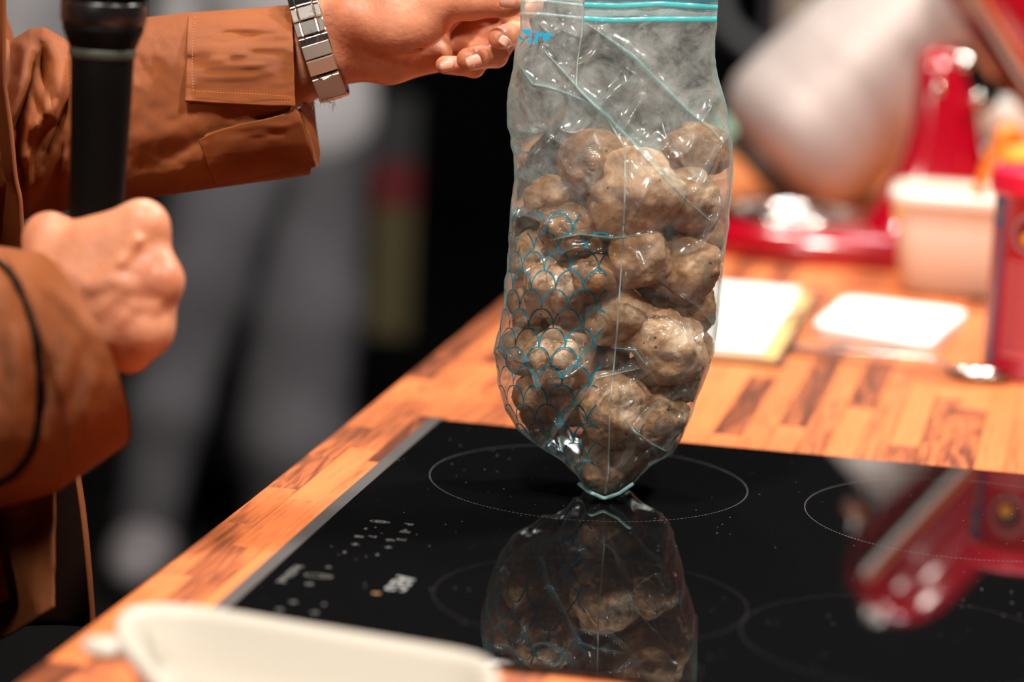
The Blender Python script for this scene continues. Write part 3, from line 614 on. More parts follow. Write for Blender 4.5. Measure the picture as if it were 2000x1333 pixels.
# corner fold standing on the glass
P = [(1176, 962), (1186, 955), (1201, 966), (1212, 972), (1193, 976), (1184, 979), (1172, 976), (1180, 970)]
mk('corner_fold', W([p[0] for p in P], [p[1] for p in P], 1.955), [tuple(range(8))], mat('bunched teal film', (.35, .62, .62), .2), bag, False)
# ================================================================= THINGS ON THE WORKTOP
AX = [VS, US, (0, 0, 1)]
def ell(c, r, ax=None, n=32, m=16):
    return lathe(c, [(max(1e-4, math.sin(a)), -math.cos(a)) for a in np.linspace(.02, math.pi - .02, m)], np.diag(r) if ax is None else (np.asarray(ax, float) * np.asarray(r, float)[:, None]), n)
# --- red tin
cc = np.array([.4285, 2.408, TOP])
can = thing('cocoa_tin', 'red printed tin with a red plastic lid, cut by the right edge of the photo', 'tin', cc)
mk('body', *lathe(cc, [(.0415, .0005), (.0425, .0), (.0425, .002), (.0415, .003), (.0415, .150), (.0425, .152), (.0415, .154)], n=72), M['redcan'], can)
mk('lid', *lathe(cc, [(.0440, .149), (.0452, .1505), (.0455, .152), (.0455, .166), (.0445, .168), (.041, .1682), (.040, .167), (.0, .167)], n=72), M['redlid'], can)
def on_can(a, z, r=.0418): return cc + np.array([r * math.cos(a), r * math.sin(a), z])
def can_patch(a0, a1, z0, z1, m, name, r=.0418, n=14, par=None):
    Vv = np.array([[on_can(a, z, r) for z in (z0, z1)] for a in np.linspace(a0, a1, n)]).reshape(-1, 3); return mk(name, Vv, grid_faces(n, 2), m, can if par is None else par)
DG = math.radians
# the side facing the camera is at -90 degrees, the left outline at 180
can_patch(DG(184), DG(209), .010, .146, M['blue'], 'blue_border')
can_patch(DG(186), DG(202), .022, .124, M['redcan'], 'red_panel', .0420); can_patch(DG(186), DG(201), .022, .124, mat('dusky print', (.40, .07, .06), .4), 'red_panel', .0421)
can_patch(DG(200.5), DG(203), .024, .122, mat('orange line print', (.55, .13, .02), .4), 'orange_line', .0422)
for z in (.135, .016):
    Vv = np.array([on_can(DG(196 + 6 * math.cos(a)), z + .006 * math.sin(a), .0423) for a in np.linspace(0, 2 * math.pi, 20, endpoint=False)]); Vi = np.array([on_can(DG(196 + 4 * math.cos(a)), z + .004 * math.sin(a), .0423) for a in np.linspace(0, 2 * math.pi, 20, endpoint=False)])
    mk('scroll_ornament', *loft([Vv, Vi], False, False), M['gold'], can)
can_patch(DG(219), DG(290), .018, .098, M['pink'], 'text_panel')
for k in range(9):
    z = .092 - k * .008; can_patch(DG(223), DG(223 + random.uniform(30, 60)), z, z + .0022, mat('dark red lettering', (.24, .02, .03), .5), 'text_line', .0421)
for k in range(26):
    a = 2 * math.pi * k / 26; ca, z = 246 + 21 * math.cos(a), .121 + .0155 * math.sin(a)
    can_patch(DG(ca - 1.7), DG(ca + 1.7), z - .0016, z + .0016, M['print'], 'letter_mark', .0421, 3)
em = [on_can(DG(246 + 13 * math.cos(a)), .121 + .0095 * math.sin(a), .0421) for a in np.linspace(0, 2 * math.pi, 24, endpoint=False)]
mk('emblem', np.array(em), [tuple(range(24))], mat('dark print', (.03, .015, .01), .5), can)
em = [on_can(DG(243 + 7 * math.cos(a)), .117 + .005 * math.sin(a), .0423) for a in np.linspace(0, 2 * math.pi, 24, endpoint=False)]
mk('emblem_centre', np.array(em), [tuple(range(24))], M['gold'], can)
# --- white tub with a ladle handle and a pale lump in it
tl_ = onz(1728, 575); tc_ = tl_ + VS * .088 + US * .054
tub = thing('food_tub', 'cream plastic food tub standing behind the red tin', 'tub', tc_)
prof = [(.072, .038, .0), (.078, .043, .004), (.083, .048, .06), (.085, .050, .088), (.0885, .0535, .0885), (.0895, .0545, .092), (.0885, .0535, .0965), (.0855, .0505, .0965), (.084, .049, .09), (.080, .045, .06), (.074, .040, .006)]
mk('body', *loft([rrect(tc_, a, b_, .02, z) for a, b_, z in prof]), M['cream'], tub)
mk('rim_bead', *loft([rrect(tc_, .0895, .0545, .022, .086), rrect(tc_, .0915, .0565, .022, .088), rrect(tc_, .0915, .0565, .022, .0965), rrect(tc_, .089, .054, .022, .098)], False, False), mat('white rim plastic', (.86, .82, .76), .3), tub)
lump = W(1777, 402, 2.80)
Vb = ISV * .016 * (1 + .08 * noise(ISV * 1.5, 3)[:, None]) * [1, .9, 1.15] + lump
tag(mk('potato_piece', Vb, ISF, M['pale'], origin=lump), 'pale yellow round lump showing above the rim of the cream tub', 'food')
lad = thing('utensil_handle', 'orange plastic handle with a hooked end sticking up out of the cream tub', 'utensil', W(1862, 535, 2.80))
hp = spline([W(1862, 535, 2.80), W(1885, 450, 2.80), W(1912, 370, 2.79), W(1940, 300, 2.785), W(1962, 268, 2.78)], 24)
mk('handle', *tube(hp, np.linspace(.0062, .0105, 24), 12, flat=.6), M['orange'], lad)
mk('hook_end', *tube(spline([W(1955, 274, 2.78), W(1966, 258, 2.78), W(1980, 262, 2.785), W(1984, 280, 2.79)], 14), .0085, 12), M['orange'], lad)
g2 = thing('orange_grip', 'yellow orange grip lying level behind the hooked orange handle', 'utensil', W(2010, 335, 2.95))
mk('grip', *tube([W(1958, 318, 2.95), W(1975, 312, 2.95), W(2040, 312, 2.95), W(2110, 318, 2.95)], [.012, .016, .016, .014], 14), M['yellow'], g2)
mk('grip_block', *box(W(2035, 345, 2.97), (.032, .02, .012), AX), mat('ochre plastic', (.40, .17, .015), .5), g2, False)
# --- white lid lying flat
pl = [onz(1584, 634, TOP + .012), onz(1651, 577, TOP + .012), onz(1893, 605, TOP + .012), onz(1817, 674, TOP + .012)]
lc = sum(pl) / 4
def shrink(p, s, z): return [np.array([*(lc + (q - lc) * s)[:2], z]) for q in p]
rg = [rpoly(shrink(pl, s, TOP + z), .022 * s) for s, z in ((.985, 0), (1, .001), (1.0, .0105), (.992, .012), (.97, .0122))]
lid = thing('tub_lid', 'white plastic tub lid with rounded corners lying flat on the wood', 'lid', lc * [1, 1, 0] + [0, 0, TOP])
mk('plate', *loft(rg), M['paper'], lid)
mk('skirt', *loft([rpoly(shrink(pl, 1.006, TOP + z), .023) for z in (.0, .0095)], False, False), mat('white lid edge', (.78, .70, .64), .4), lid)
# --- notebook
nb_ = thing('notebook', 'open notebook with white pages and tan cover, half hidden behind the bag', 'notebook', onz(1440, 640))
tr_, br_ = onz(1562, 563, TOP + .012), onz(1489, 686, TOP + .012)
ez = (tr_ - br_); ez /= np.linalg.norm(ez); ev = np.array([ez[1], -ez[0], 0]); ctr = (tr_ + br_) / 2 - ev * .075; hl = np.linalg.norm(tr_ - br_) / 2
bx3 = [ev, ez, (0, 0, 1)]
mk('back_cover', *box([*(ctr + ev * .012)[:2], TOP + .0012], (.080, hl + .006, .0012), bx3), mat('dark cover', (.05, .03, .02), .5), nb_, False)
mk('tan_board', *box([*(ctr + ev * .009 + ez * .0)[:2], TOP + .0046], (.078, hl + .003, .0022), bx3), M['tan'], nb_, False)
mk('page_block', *box([*ctr[:2], TOP + .0095], (.075, hl, .0025), bx3), M['paper'], nb_, False)
mgr = mat('faint grey pencil', (.55, .53, .55), .8)
for k, (a, b_, y) in enumerate(((-.035, .045, .045), (-.03, .05, .03), (-.04, .03, .015), (.0, .03, -.06), (.0, .035, -.068))):
    mk('handwriting_line', *box([*(ctr + ev * (a + b_) / 2 + ez * y)[:2], TOP + .0121], ((b_ - a) / 2, .0016, .0001), bx3), mgr, nb_, False)
mk('clip', *tube([*spline([ctr + ev * .077 - ez * .01 + [0, 0, .002], ctr + ev * .083 - ez * .01 + [0, 0, .006], ctr + ev * .088 + ez * .02 + [0, 0, .002], ctr + ev * .083 + ez * .03 + [0, 0, -.002]], 12)], .0022, 8), M['chrome'], nb_)
# --- spoon
sp = thing('spoon', 'steel spoon lying on the wood with its bowl by the foot of the red tin', 'spoon', onz(1740, 715))
a, b_ = onz(1908, 742), onz(1530, 688)
dr = (b_ - a) * [1, 1, 0]; LN = np.linalg.norm(dr); dr /= LN; sd = np.array([-dr[1], dr[0], 0])
rg = []
for k in range(9):
    s = k / 8; rg.append(a + [0, 0, .0065 - .0055 * math.cos(s * math.pi / 2)] + np.array([dr * math.cos(x) * .026 * max(.02, math.sin(s * math.pi / 2)) + sd * math.sin(x) * .0165 * max(.02, math.sin(s * math.pi / 2)) for x in np.linspace(0, 2 * math.pi, 28, endpoint=False)]))
o = mk('bowl', *loft(rg, True, False), M['chrome'], sp); solid(o, .0012, 1)
hp = spline([a + dr * .024 + [0, 0, .0075], a + dr * .045 + [0, 0, .012], a + dr * (LN * .5) + [0, 0, .010], a + dr * LN + [0, 0, .004]], 30)
mk('handle', *tube(hp, np.r_[np.linspace(.0042, .003, 12), np.linspace(.003, .0075, 18)], 10, flat=.35), M['chrome'], sp)
# --- stand mixer
mx_ = thing('stand_mixer', 'red enamelled stand mixer with its head tilted up', 'mixer', onz(1640, 455) + US * .0)
fl_ = onz(1590, 527); bc = fl_ + US * .125 + VS * .035
def mp_(v_, u_, z): return np.array([*(bc + v_ * VS + u_ * US)[:2], TOP + z])
def mring(s, z, cut=.0):
    out = []
    for k in range(64):
        a = 2 * math.pi * k / 64; ca, sa = math.cos(a), math.sin(a)
        x = .195 * np.sign(ca) * abs(ca) ** .75; y = (.107 - .012 * math.cos(a)) * np.sign(sa) * abs(sa) ** .8
        out.append(mp_(x * s + .015, y * s, z))
    return out
mk('base', *loft([mring(.97, .0), mring(1.0, .004), mring(1.0, .016), mring(.97, .026), mring(.92, .031), mring(.80, .033)]), M['red'], mx_)
mk('bowl_plate', *lathe(mp_(-.075, 0, .032), [(.074, .0), (.076, .004), (.072, .006), (.058, .006), (.056, .003), (.0, .003)]), M['chrome'], mx_)
mk('bowl_plate_ring', *lathe(mp_(-.075, 0, .036), [(.045, .0), (.045, .004), (.040, .005), (.038, .0)], cap0=False, cap1=False), M['chrome'], mx_)
# pedestal: flares towards the base; outline read from the photo
cols = [(470, 1668, 1960, .070), (430, 1686, 1952, .066), (400, 1703, 1942, .062), (350, 1738, 1930, .054), (300, 1760, 1922, .050), (240, 1778, 1915, .047), (180, 1786, 1908, .046), (130, 1789, 1900, .045), (102, 1796, 1894, .042), (88, 1815, 1885, .034)]
tm_ = float((bc - CAM) @ FW)
rg = []
for y_, xl, xr, dp in cols:
    cx_2 = (xl + xr) / 2; hw = (xr - xl) / 2 / F * tm_; c = W(cx_2, y_, tm_)
    rg.append([c + RR * hw * np.sign(math.cos(a)) * abs(math.cos(a)) ** .7 + US * dp * np.sign(math.sin(a)) * abs(math.sin(a)) ** .7 for a in np.linspace(0, 2 * math.pi, 40, endpoint=False)])
mk('pedestal', *loft(rg), M['red'], mx_)
mk('pedestal_button', *ell(W(1832, 174, tm_ - .048), (.0052, .004, .0075)), M['chrome'], mx_)
# head
ta, na = W(2092, 165, tm_), W(1852, -205, tm_)
hd = na - ta; LH = np.linalg.norm(hd); hd /= LH; hx = np.cross(hd, US); hx /= np.linalg.norm(hx); hy = np.cross(hd, hx)
rg = []
for s, r in ((-.10, .004), (-.095, .022), (-.07, .040), (-.03, .050), (.05, .0555), (.4, .057), (.75, .060), (.95, .060), (1.08, .052), (1.15, .040), (1.19, .020), (1.20, .003)):
    c = ta + hd * LH * s; rg.append([c + hx * r * math.cos(a) * 1.02 + hy * r * math.sin(a) for a in np.linspace(0, 2 * math.pi, 40, endpoint=False)])
mk('motor_head', *loft(rg), M['red'], mx_)
def onhead(s, a, r=.0575): return ta + hd * LH * s + hx * r * math.cos(a) + hy * r * math.sin(a)
side = 1 if np.dot(hy, US) < 0 else -1
lowleft = 0 if np.dot(hx, RR) < 0 else math.pi
ang = (lambda q: math.atan2(side * math.sin(q), math.cos(q) if lowleft == 0 else -math.cos(q)))
for q, wdt, m_, nm in ((DG(52), DG(9), M['steel'], 'trim_band'), (DG(66), DG(3), mat('orange reflection strip', (.62, .16, .05), .3), 'painted_reflection')):  # the orange stripe is a reflection put in as colour
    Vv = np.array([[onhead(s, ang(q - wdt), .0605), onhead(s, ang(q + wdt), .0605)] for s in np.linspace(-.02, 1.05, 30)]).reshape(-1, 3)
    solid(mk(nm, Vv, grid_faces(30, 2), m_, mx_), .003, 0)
mk('attachment_hub', *lathe(ta + hd * LH * 1.12, [(.030, 0), (.030, .022), (.026, .026), (.0, .026)], [hx, hy, hd]), M['chrome'], mx_)
sh = ta + hd * LH * .93 - hx * (1 if np.dot(hx, RR) > 0 else -1) * .055
mk('beater_shaft', *tube([sh, sh - hx * (1 if np.dot(hx, RR) > 0 else -1) * .035], .012, 16), M['chrome'], mx_)
mk('hinge', *tube([W(1868, 92, tm_ - .02), W(1885, 130, tm_ - .02), W(1915, 180, tm_ - .02), W(1935, 210, tm_ - .02)], [.010, .015, .015, .011], 14), M['black'], mx_)
mk('hinge_pin', *lathe(W(1882, 122, tm_ - .04), [(.008, 0), (.008, .004), (.0, .005)], frame(-US), 20), M['chrome'], mx_)
mk('lock_knob', *ell(W(1910, 196, tm_ - .045), (.007, .006, .009)), M['chrome'], mx_)
# --- steel bowl leaning behind the mixer
tb_ = 3.30; bo = thing('mixing_bowl', 'large brushed steel mixing bowl leaning to the right behind the stand mixer', 'bowl', W(1580, 412, tb_))
axb = (RR * .73 + UU * .68); axb /= np.linalg.norm(axb); fb = frame(axb); cb = W(1560, 292, tb_)
mb_ = varied(mat('brushed steel bowl', (.62, .56, .54), .5, .3), (.50, .43, .41), (.58, .50, .47), 9, (1, 1, 1), 3)
pr_ = [(.001, -.050), (.045, -.049), (.070, -.043), (.088, -.028), (.098, -.005), (.099, .03), (.099, .10), (.100, .20), (.102, .26), (.105, .2605), (.105, .265), (.100, .266), (.097, .20), (.100, .03), (.085, -.020), (.001, -.045)]
Vb_, Fb_ = lathe(cb, pr_, fb, 72, False, False); Vr_, Fr_ = lathe(cb, [(.052, -.050), (.054, -.062), (.050, -.062), (.048, -.050)], fb, 48, False, False)
lift_ = TOP - min(Vb_[:, 2].min(), Vr_[:, 2].min()); print('bowl lift', lift_); Vb_[:, 2] += lift_; Vr_[:, 2] += lift_; mk('body', Vb_, Fb_, mb_, bo)
mk('foot_ring', Vr_, Fr_, mat('dark foot ring', (.10, .09, .085), .5, .6), bo)
# --- white box with grey band behind
wb = thing('countertop_appliance', 'white appliance with a grey band far right behind the mixer', 'appliance', W(2010, 330, 3.5))
c = W(2010, 345, 3.5); low_ = W(2010, 355, 3.5)[2] - .03 - TOP
for nm, y_, h, m_ in (('base', 355, .03, M['white']), ('grey_band', 296, .009, mat('grey panel', (.12, .12, .12), .5)), ('top', 250, .017, M['white'])):
    o = mk(nm, *box(W(2010, y_, 3.5) - [0, 0, low_], (.062, .05, h), AX), m_, wb, False); bev(o, .004)
# --- pale green cup
gc = onz(1430, 303); mk_ = mk('green_cup', *lathe(gc, [(.018, 0), (.021, .002), (.025, .045), (.024, .045), (.020, .004), (.0, .004)], n=28), mat('pale green plastic', (.25, .48, .36), .4), origin=gc); tag(mk_, 'small pale green cup beside the right edge of the bag', 'cup')
# ================================================================= DISH IN FRONT
dsh = thing('serving_dish', 'ivory stoneware dish with a lug handle at the lower left front', 'dish', onz(600, 1290))
DO = [(222, 1228), (232, 1200), (262, 1186), (330, 1182), (430, 1192), (620, 1224), (800, 1254), (910, 1274), (955, 1290), (976, 1315), (972, 1350), (900, 1430), (700, 1500), (520, 1500), (400, 1440), (330, 1375), (268, 1300), (236, 1262)]
do = spline([onz(x_, y_, TOP + .044) for x_, y_ in DO + DO[:1]], 96)[:-1]; dc = do.mean(0)
pc_ = np.diff(np.vstack([do, do[:1]]), axis=0); nin = np.stack([-pc_[:, 1], pc_[:, 0], 0 * pc_[:, 0]], -1); nin /= np.linalg.norm(nin, axis=1)[:, None]
if ((dc - do) * nin).sum() < 0: nin = -nin
nin = sum(np.roll(nin, k, 0) for k in range(-4, 5)) / 9
def dish_ring(ins, z): q = do + nin * ins; return np.stack([q[:, 0], q[:, 1], np.full(len(q), TOP + z)], -1)
prof = [(.030, .0), (.026, .003), (.012, .020), (.002, .038), (.0, .0425), (.002, .045), (.005, .0443), (.009, .040), (.018, .022), (.030, .0085), (.036, .006)]
mk('body', *loft([dish_ring(i_, z_) for i_, z_ in prof]), M['ivory'], dsh)
hp = onz(205, 1266, TOP + .038)
mk('lug_handle', *ell(hp, (.013, .011, .005), [(.8, -.6, 0), (.6, .8, 0), (0, 0, 1)]), M['ivory'], dsh)
# ================================================================= COOK
skin = mat('skin', (.60, .27, .17), .45, spec=.4, Subsurface_Weight=.22, Subsurface_Scale=.010)
sb = skin.node_tree.nodes['Principled BSDF']; sb.inputs['Subsurface Radius'].default_value = (1, .32, .18)
varied(skin, (.42, .13, .062), (.70, .315, .18), 30, bump=.6, bscale=260, lo=.30, hi=.72, dist=.0008)
jk = mat('rust brown twill', (.30, .095, .022), .62, spec=.25, Sheen_Weight=.0)
tcj = nn(jk, 'ShaderNodeTexCoord'); wvj = nn(jk, 'ShaderNodeTexWave', i_Scale=620., i_Distortion=1.5, i_Detail=2.); mpj = nn(jk, 'ShaderNodeMapping'); mpj.inputs['Rotation'].default_value = (.3, .9, .2)
lk(jk, tcj.outputs['Object'], mpj.inputs[0]); lk(jk, mpj.outputs[0], wvj.inputs[0])
nzj = nn(jk, 'ShaderNodeTexNoise', i_Scale=14., i_Detail=6.); lk(jk, tcj.outputs['Object'], nzj.inputs[0]); avj = nn(jk, 'ShaderNodeMath', operation='MULTIPLY_ADD', n1=.35); lk(jk, wvj.outputs['Fac'], avj.inputs[0]); lk(jk, nzj.outputs[0], avj.inputs[2])
crj = nn(jk, 'ShaderNodeValToRGB'); e = crj.color_ramp.elements; e[0].position = .35; e[0].color = (.155, .038, .008, 1); e[1].position = 1.; e[1].color = (.33, .092, .021, 1)
lk(jk, avj.outputs[0], crj.inputs[0]); lk(jk, crj.outputs[0], jk.node_tree.nodes['Principled BSDF'].inputs['Base Color'])
bpj = nn(jk, 'ShaderNodeBump', i_Strength=.5, i_Distance=.0006); lk(jk, wvj.outputs['Fac'], bpj.inputs['Height']); lk(jk, bpj.outputs[0], jk.node_tree.nodes['Principled BSDF'].inputs['Normal'])
stitch = mat('pale stitching', (.50, .20, .07), .7)
cook = thing('person', 'cook in a rust brown jacket holding up the bag and gripping a black microphone', 'person', (-.50, 1.82, 0))
def H(px, py, t, r, s=1.0): return W(px, py, t), r / F * t * s
def cap(a, b_, k=.006, kind='c'):
    return (kind, W(*a[:3]), W(*b_[:3]), a[3] / F * a[2], b_[3] / F * b_[2], k)
LH_ = []   # the hand that holds the bag
def L(*a, k=.006): LH_.append(cap(*a, k=k))
# forearm and wrist (flattened: three capsules side by side)
L((180, 215, 2.03, 95), (560, 118, 1.985, 74), k=.02)
L((580, 100, 1.975, 70), (640, 58, 1.965, 66), k=.02); L((560, 140, 1.975, 60), (650, 104, 1.965, 50), k=.02)
# back of the hand, thenar, hypothenar
L((640, 60, 1.975, 68), (860, 2, 1.985, 58), k=.012); L((650, 92, 1.965, 56), (840, 98, 1.990, 40), k=.014)
L((665, 104, 1.955, 48), (760, 116, 1.965, 44), k=.012); L((760, 116, 1.968, 42), (850, 108, 1.975, 34), k=.010)
L((690, 36, 1.945, 62), (800, 44, 1.937, 60), k=.012)        # thenar
L((770, 60, 1.937, 46), (838, 40, 1.937, 36), k=.012)
L((780, 0, 1.940, 56), (850, 4, 1.935, 44), k=.010); L((850, 4, 1.935, 43), (918, 2, 1.925, 35), k=.006); L((918, 2, 1.925, 34), (985, 6, 1.915, 28), k=.006); L((985, 4, 1.915, 27), (1003, 6, 1.915, 23), k=.004)
# index, behind the film with its tip against the thumb
L((880, -20, 1.985, 36), (985, -25, 1.985, 28), k=.006); L((985, -25, 1.985, 27), (1038, 8, 1.968, 23), k=.004); L((1038, 8, 1.968, 22), (1020, 22, 1.955, 19), k=.003)
# middle
L((890, 10, 2.012, 34), (1000, 28, 2.004, 25), k=.006); L((1000, 28, 2.004, 25), (1012, 60, 1.958, 24), k=.004); L((1012, 62, 1.955, 24), (976, 74, 1.926, 23), k=.004)
# ring
L((880, 50, 2.016, 32), (985, 72, 1.996, 25), k=.006); L((985, 78, 1.994, 25), (968, 108, 1.945, 24), k=.004); L((968, 108, 1.944, 24), (914, 116, 1.922, 23), k=.003)
# little
L((860, 80, 2.012, 28), (945, 106, 1.994, 22), k=.006); L((945, 108, 1.985, 23), (925, 130, 1.958, 21), k=.004); L((925, 130, 1.958, 21), (868, 127, 1.937, 18), k=.003)
# creases by the thumb root and tendons
LH_.append(cap((872, 66, 1.952, 24), (945, 44, 1.962, 20), k=.006, kind='s'))
for a, b_ in (((842, 28, 1.907, 3), (866, 62, 1.920, 2)), ((826, 38, 1.902, 2.5), (850, 68, 1.915, 2)), ((716, 122, 1.914, 4), (800, 104, 1.923, 3)), ((800, 104, 1.926, 3), (850, 74, 1.94, 3)), ((810, 52, 1.899, 2), (838, 70, 1.91, 2)), ((946, -6, 1.900, 2.5), (952, 24, 1.900, 2))):
    LH_.append(cap(a, b_, k=.0035, kind='s'))
RH_ = []
def Rr(*a, k=.006): RH_.append(cap(*a, k=k))
Rr((-350, 800, 1.72, 150), (-20, 700, 1.725, 112), k=.02); Rr((-20, 700, 1.725, 108), (105, 618, 1.725, 82), k=.02)
for kx, ky, kt, kr, wx, wy in ((283, 446, 1.712, 38, 118, 570), (310, 548, 1.700, 33, 120, 600), (290, 640, 1.705, 36, 125, 635), (252, 686, 1.715, 34, 130, 660)):
    Rr((wx, wy, 1.722, 50), (kx, ky, kt, kr), k=.012)
for (a, b_) in (((283, 446, 1.716, 38), (312, 548, 1.708, 36)), ((312, 548, 1.708, 36), (292, 640, 1.71, 36)), ((292, 640, 1.71, 36), (254, 684, 1.716, 34)), ((190, 500, 1.718, 48), (262, 560, 1.712, 46)), ((262, 500, 1.714, 44), (268, 620, 1.712, 44)), ((180, 560, 1.718, 54), (220, 640, 1.714, 54)), ((130, 560, 1.72, 52), (160, 640, 1.718, 52))):
    Rr(a, b_, k=.012)
Rr((318, 556, 1.700, 22), (322, 562, 1.70, 20), k=.008); Rr((286, 428, 1.712, 26), (292, 440, 1.71, 26), k=.008); Rr((292, 655, 1.705, 24), (296, 665, 1.706, 22), k=.008)
for kx, ky in ((288, 446), (318, 556), (296, 646), (256, 692)):
    Rr((kx, ky, 1.715, 32), (kx + 4, ky + 2, 1.762, 28), k=.005); Rr((kx + 4, ky + 2, 1.762, 27), (kx - 50, ky + 4, 1.806, 25), k=.004); Rr((kx - 50, ky + 4, 1.806, 25), (kx - 118, ky + 6, 1.790, 23), k=.004)
Rr((118, 560, 1.730, 46), (95, 472, 1.735, 40), k=.012); Rr((92, 462, 1.735, 38), (122, 458, 1.775, 32), k=.006); Rr((122, 458, 1.775, 31), (196, 452, 1.800, 26), k=.006)
Rr((100, 486, 1.728, 44), (262, 446, 1.716, 40), k=.014)          # web between thumb and first finger
Rr((98, 440, 1.728, 16), (86, 446, 1.73, 16), k=.012)
for pts in (((176, 560), (236, 512), (268, 470)), ((196, 610), (250, 560), (300, 552)), ((196, 560), (226, 548), (262, 560), (300, 548)), ((215, 664), (240, 622), (262, 598), (300, 600))):
    for a, b_ in zip(pts, pts[1:]): Rr((*a, 1.6985, 8), (*b_, 1.6950, 7), k=.006)
for a, b_ in (((262, 514, 1.664, 13), (335, 506, 1.672, 13)), ((258, 610, 1.664, 10), (330, 606, 1.672, 11)), ((235, 655, 1.675, 5), (280, 668, 1.68, 5))):
    RH_.append(cap(a, b_, k=.008, kind='s'))
V1_, F1_ = sdf_mesh(LH_, .0013); V1_ = relax(V1_, F1_, 2)
V2_, F2_ = sdf_mesh(RH_, .0016); V2_ = relax(V2_, F2_, 2)
e1, w1 = W(180, 215, 2.03), W(560, 118, 1.985); e2 = W(-350, 800, 1.72)
SH1, SH2 = np.array([-.52, 2.03, 1.42]), np.array([-.52, 1.62, 1.42])
EL1 = W(-150, 245, 2.03)
e3 = lambda x, y, z: np.array([x, y, z], float)
BD_ = [('e', e3(-.50, 1.82, 1.25), np.eye(3), (.12, .19, .28), .05), ('e', e3(-.50, 1.82, 1.00), np.eye(3), (.13, .17, .18), .05), ('e', e3(-.50, 1.82, .90), np.eye(3), (.13, .175, .13), .05),
       ('c', SH1, EL1, .055, .045, .03), ('c', EL1, e1, .045, .033, .02), ('c', SH2, e2, .055, .048, .03),
       ('c', e3(-.51, 1.82, 1.45), e3(-.48, 1.82, 1.56), .060, .055, .03), ('e', e3(-.455, 1.82, 1.655), np.eye(3), (.095, .075, .115), .02), ('c', e3(-.36, 1.82, 1.65), e3(-.345, 1.82, 1.625), .012, .018, .012),
       ('e', e3(-.46, 1.745, 1.65), np.eye(3), (.022, .012, .032), .008), ('e', e3(-.46, 1.895, 1.65), np.eye(3), (.022, .012, .032), .008), ('c', e3(-.365, 1.80, 1.59), e3(-.365, 1.84, 1.59), .012, .012, .01),
       ('c', e3(-.50, 1.92, .86), e3(-.48, 1.93, .48), .085, .058, .03), ('c', e3(-.50, 1.72, .86), e3(-.48, 1.71, .48), .085, .058, .03), ('c', e3(-.48, 1.93, .48), e3(-.51, 1.93, .09), .056, .042, .02), ('c', e3(-.48, 1.71, .48), e3(-.51, 1.71, .09), .056, .042, .02)]
V3_, F3_ = sdf_mesh(BD_, .010); V3_ = relax(V3_, F3_, 2)
mk('body', *join([(V1_, F1_), (V2_, F2_), (V3_, F3_)]), skin, cook)
hair = sdf_mesh([('e', e3(-.475, 1.82, 1.69), np.eye(3), (.095, .083, .10), .02), ('s', e3(-.30, 1.82, 1.60), e3(-.36, 1.82, 1.62), .09, .09, .01)], .008)
mk('hair', *hair, mat('grey hair', (.18, .15, .12), .7), cook)
for s in (-1, 1): mk('eye', *ell(e3(-.372, 1.82 + s * .032, 1.665), (.012, .012, .009)), mat('eye white', (.7, .68, .64), .2), cook)
# nails
nailm = mat('finger nail', (.74, .38, .28), .25, Coat_Weight=.4)
def nail(px, py, t, rx, ry, dirp, tilt=.0, off=0):
    d = np.array([dirp[0], dirp[1]], float); d /= np.hypot(*d); ex = RR * d[0] - UU * d[1]; nrm = -FW + RR * tilt * 1.0 - UU * off; nrm /= np.linalg.norm(nrm); ex = ex - nrm * (ex @ nrm); ex /= np.linalg.norm(ex); ey = np.cross(nrm, ex)
    a, b_ = rx / F * t, ry / F * t; Vv = []; n = 9
    for i in range(n):
        for j in range(n):
            u_, v_ = -1 + 2 * i / (n - 1), -1 + 2 * j / (n - 1); uu_ = u_ * (1 - .18 * abs(v_) ** 3); vv_ = v_ * (1 - .12 * abs(u_) ** 3)
            Vv.append(W(px, py, t) + ex * a * uu_ + ey * b_ * vv_ - nrm * (vv_ ** 2 * b_ * .45 + uu_ ** 2 * a * .10))
    solid(mk('nail', np.array(Vv), grid_faces(n, n), nailm, cook), .0008, 0)
nail(992, -2, 1.893, 17, 17, (1, .1), off=.1); nail(925, 121, 1.9055, 15, 12, (-1, .35), .05, .25); nail(988, 82, 1.9095, 9, 13, (-.6, .8), .5, .15); nail(873, 130, 1.9235, 14, 10, (-1, .2), .0, .3)
# hairs by the watch
hs = []
for k in range(46):
    x0, y0 = random.uniform(600, 650), random.uniform(186, 202) if random.random() < .5 else random.uniform(20, 70)
    t0 = 1.955 if y0 > 150 else 1.90; L0 = random.uniform(10, 26); an = random.uniform(.1, 1.3) if y0 > 150 else random.uniform(-.4, .6)
    p0, p1, p2 = W(x0, y0, t0), W(x0 + L0 * .6 * math.cos(an), y0 + L0 * .6 * math.sin(an), t0 - .004), W(x0 + L0 * math.cos(an + .5), y0 + L0 * math.sin(an + .5), t0 - .004)
    hs.append(tube(spline([p0, p1, p2], 6), .00010, 4, False))
mk('arm_hair', *join(hs), mat('brown body hair', (.16, .08, .04), .6), cook, kind='stuff')
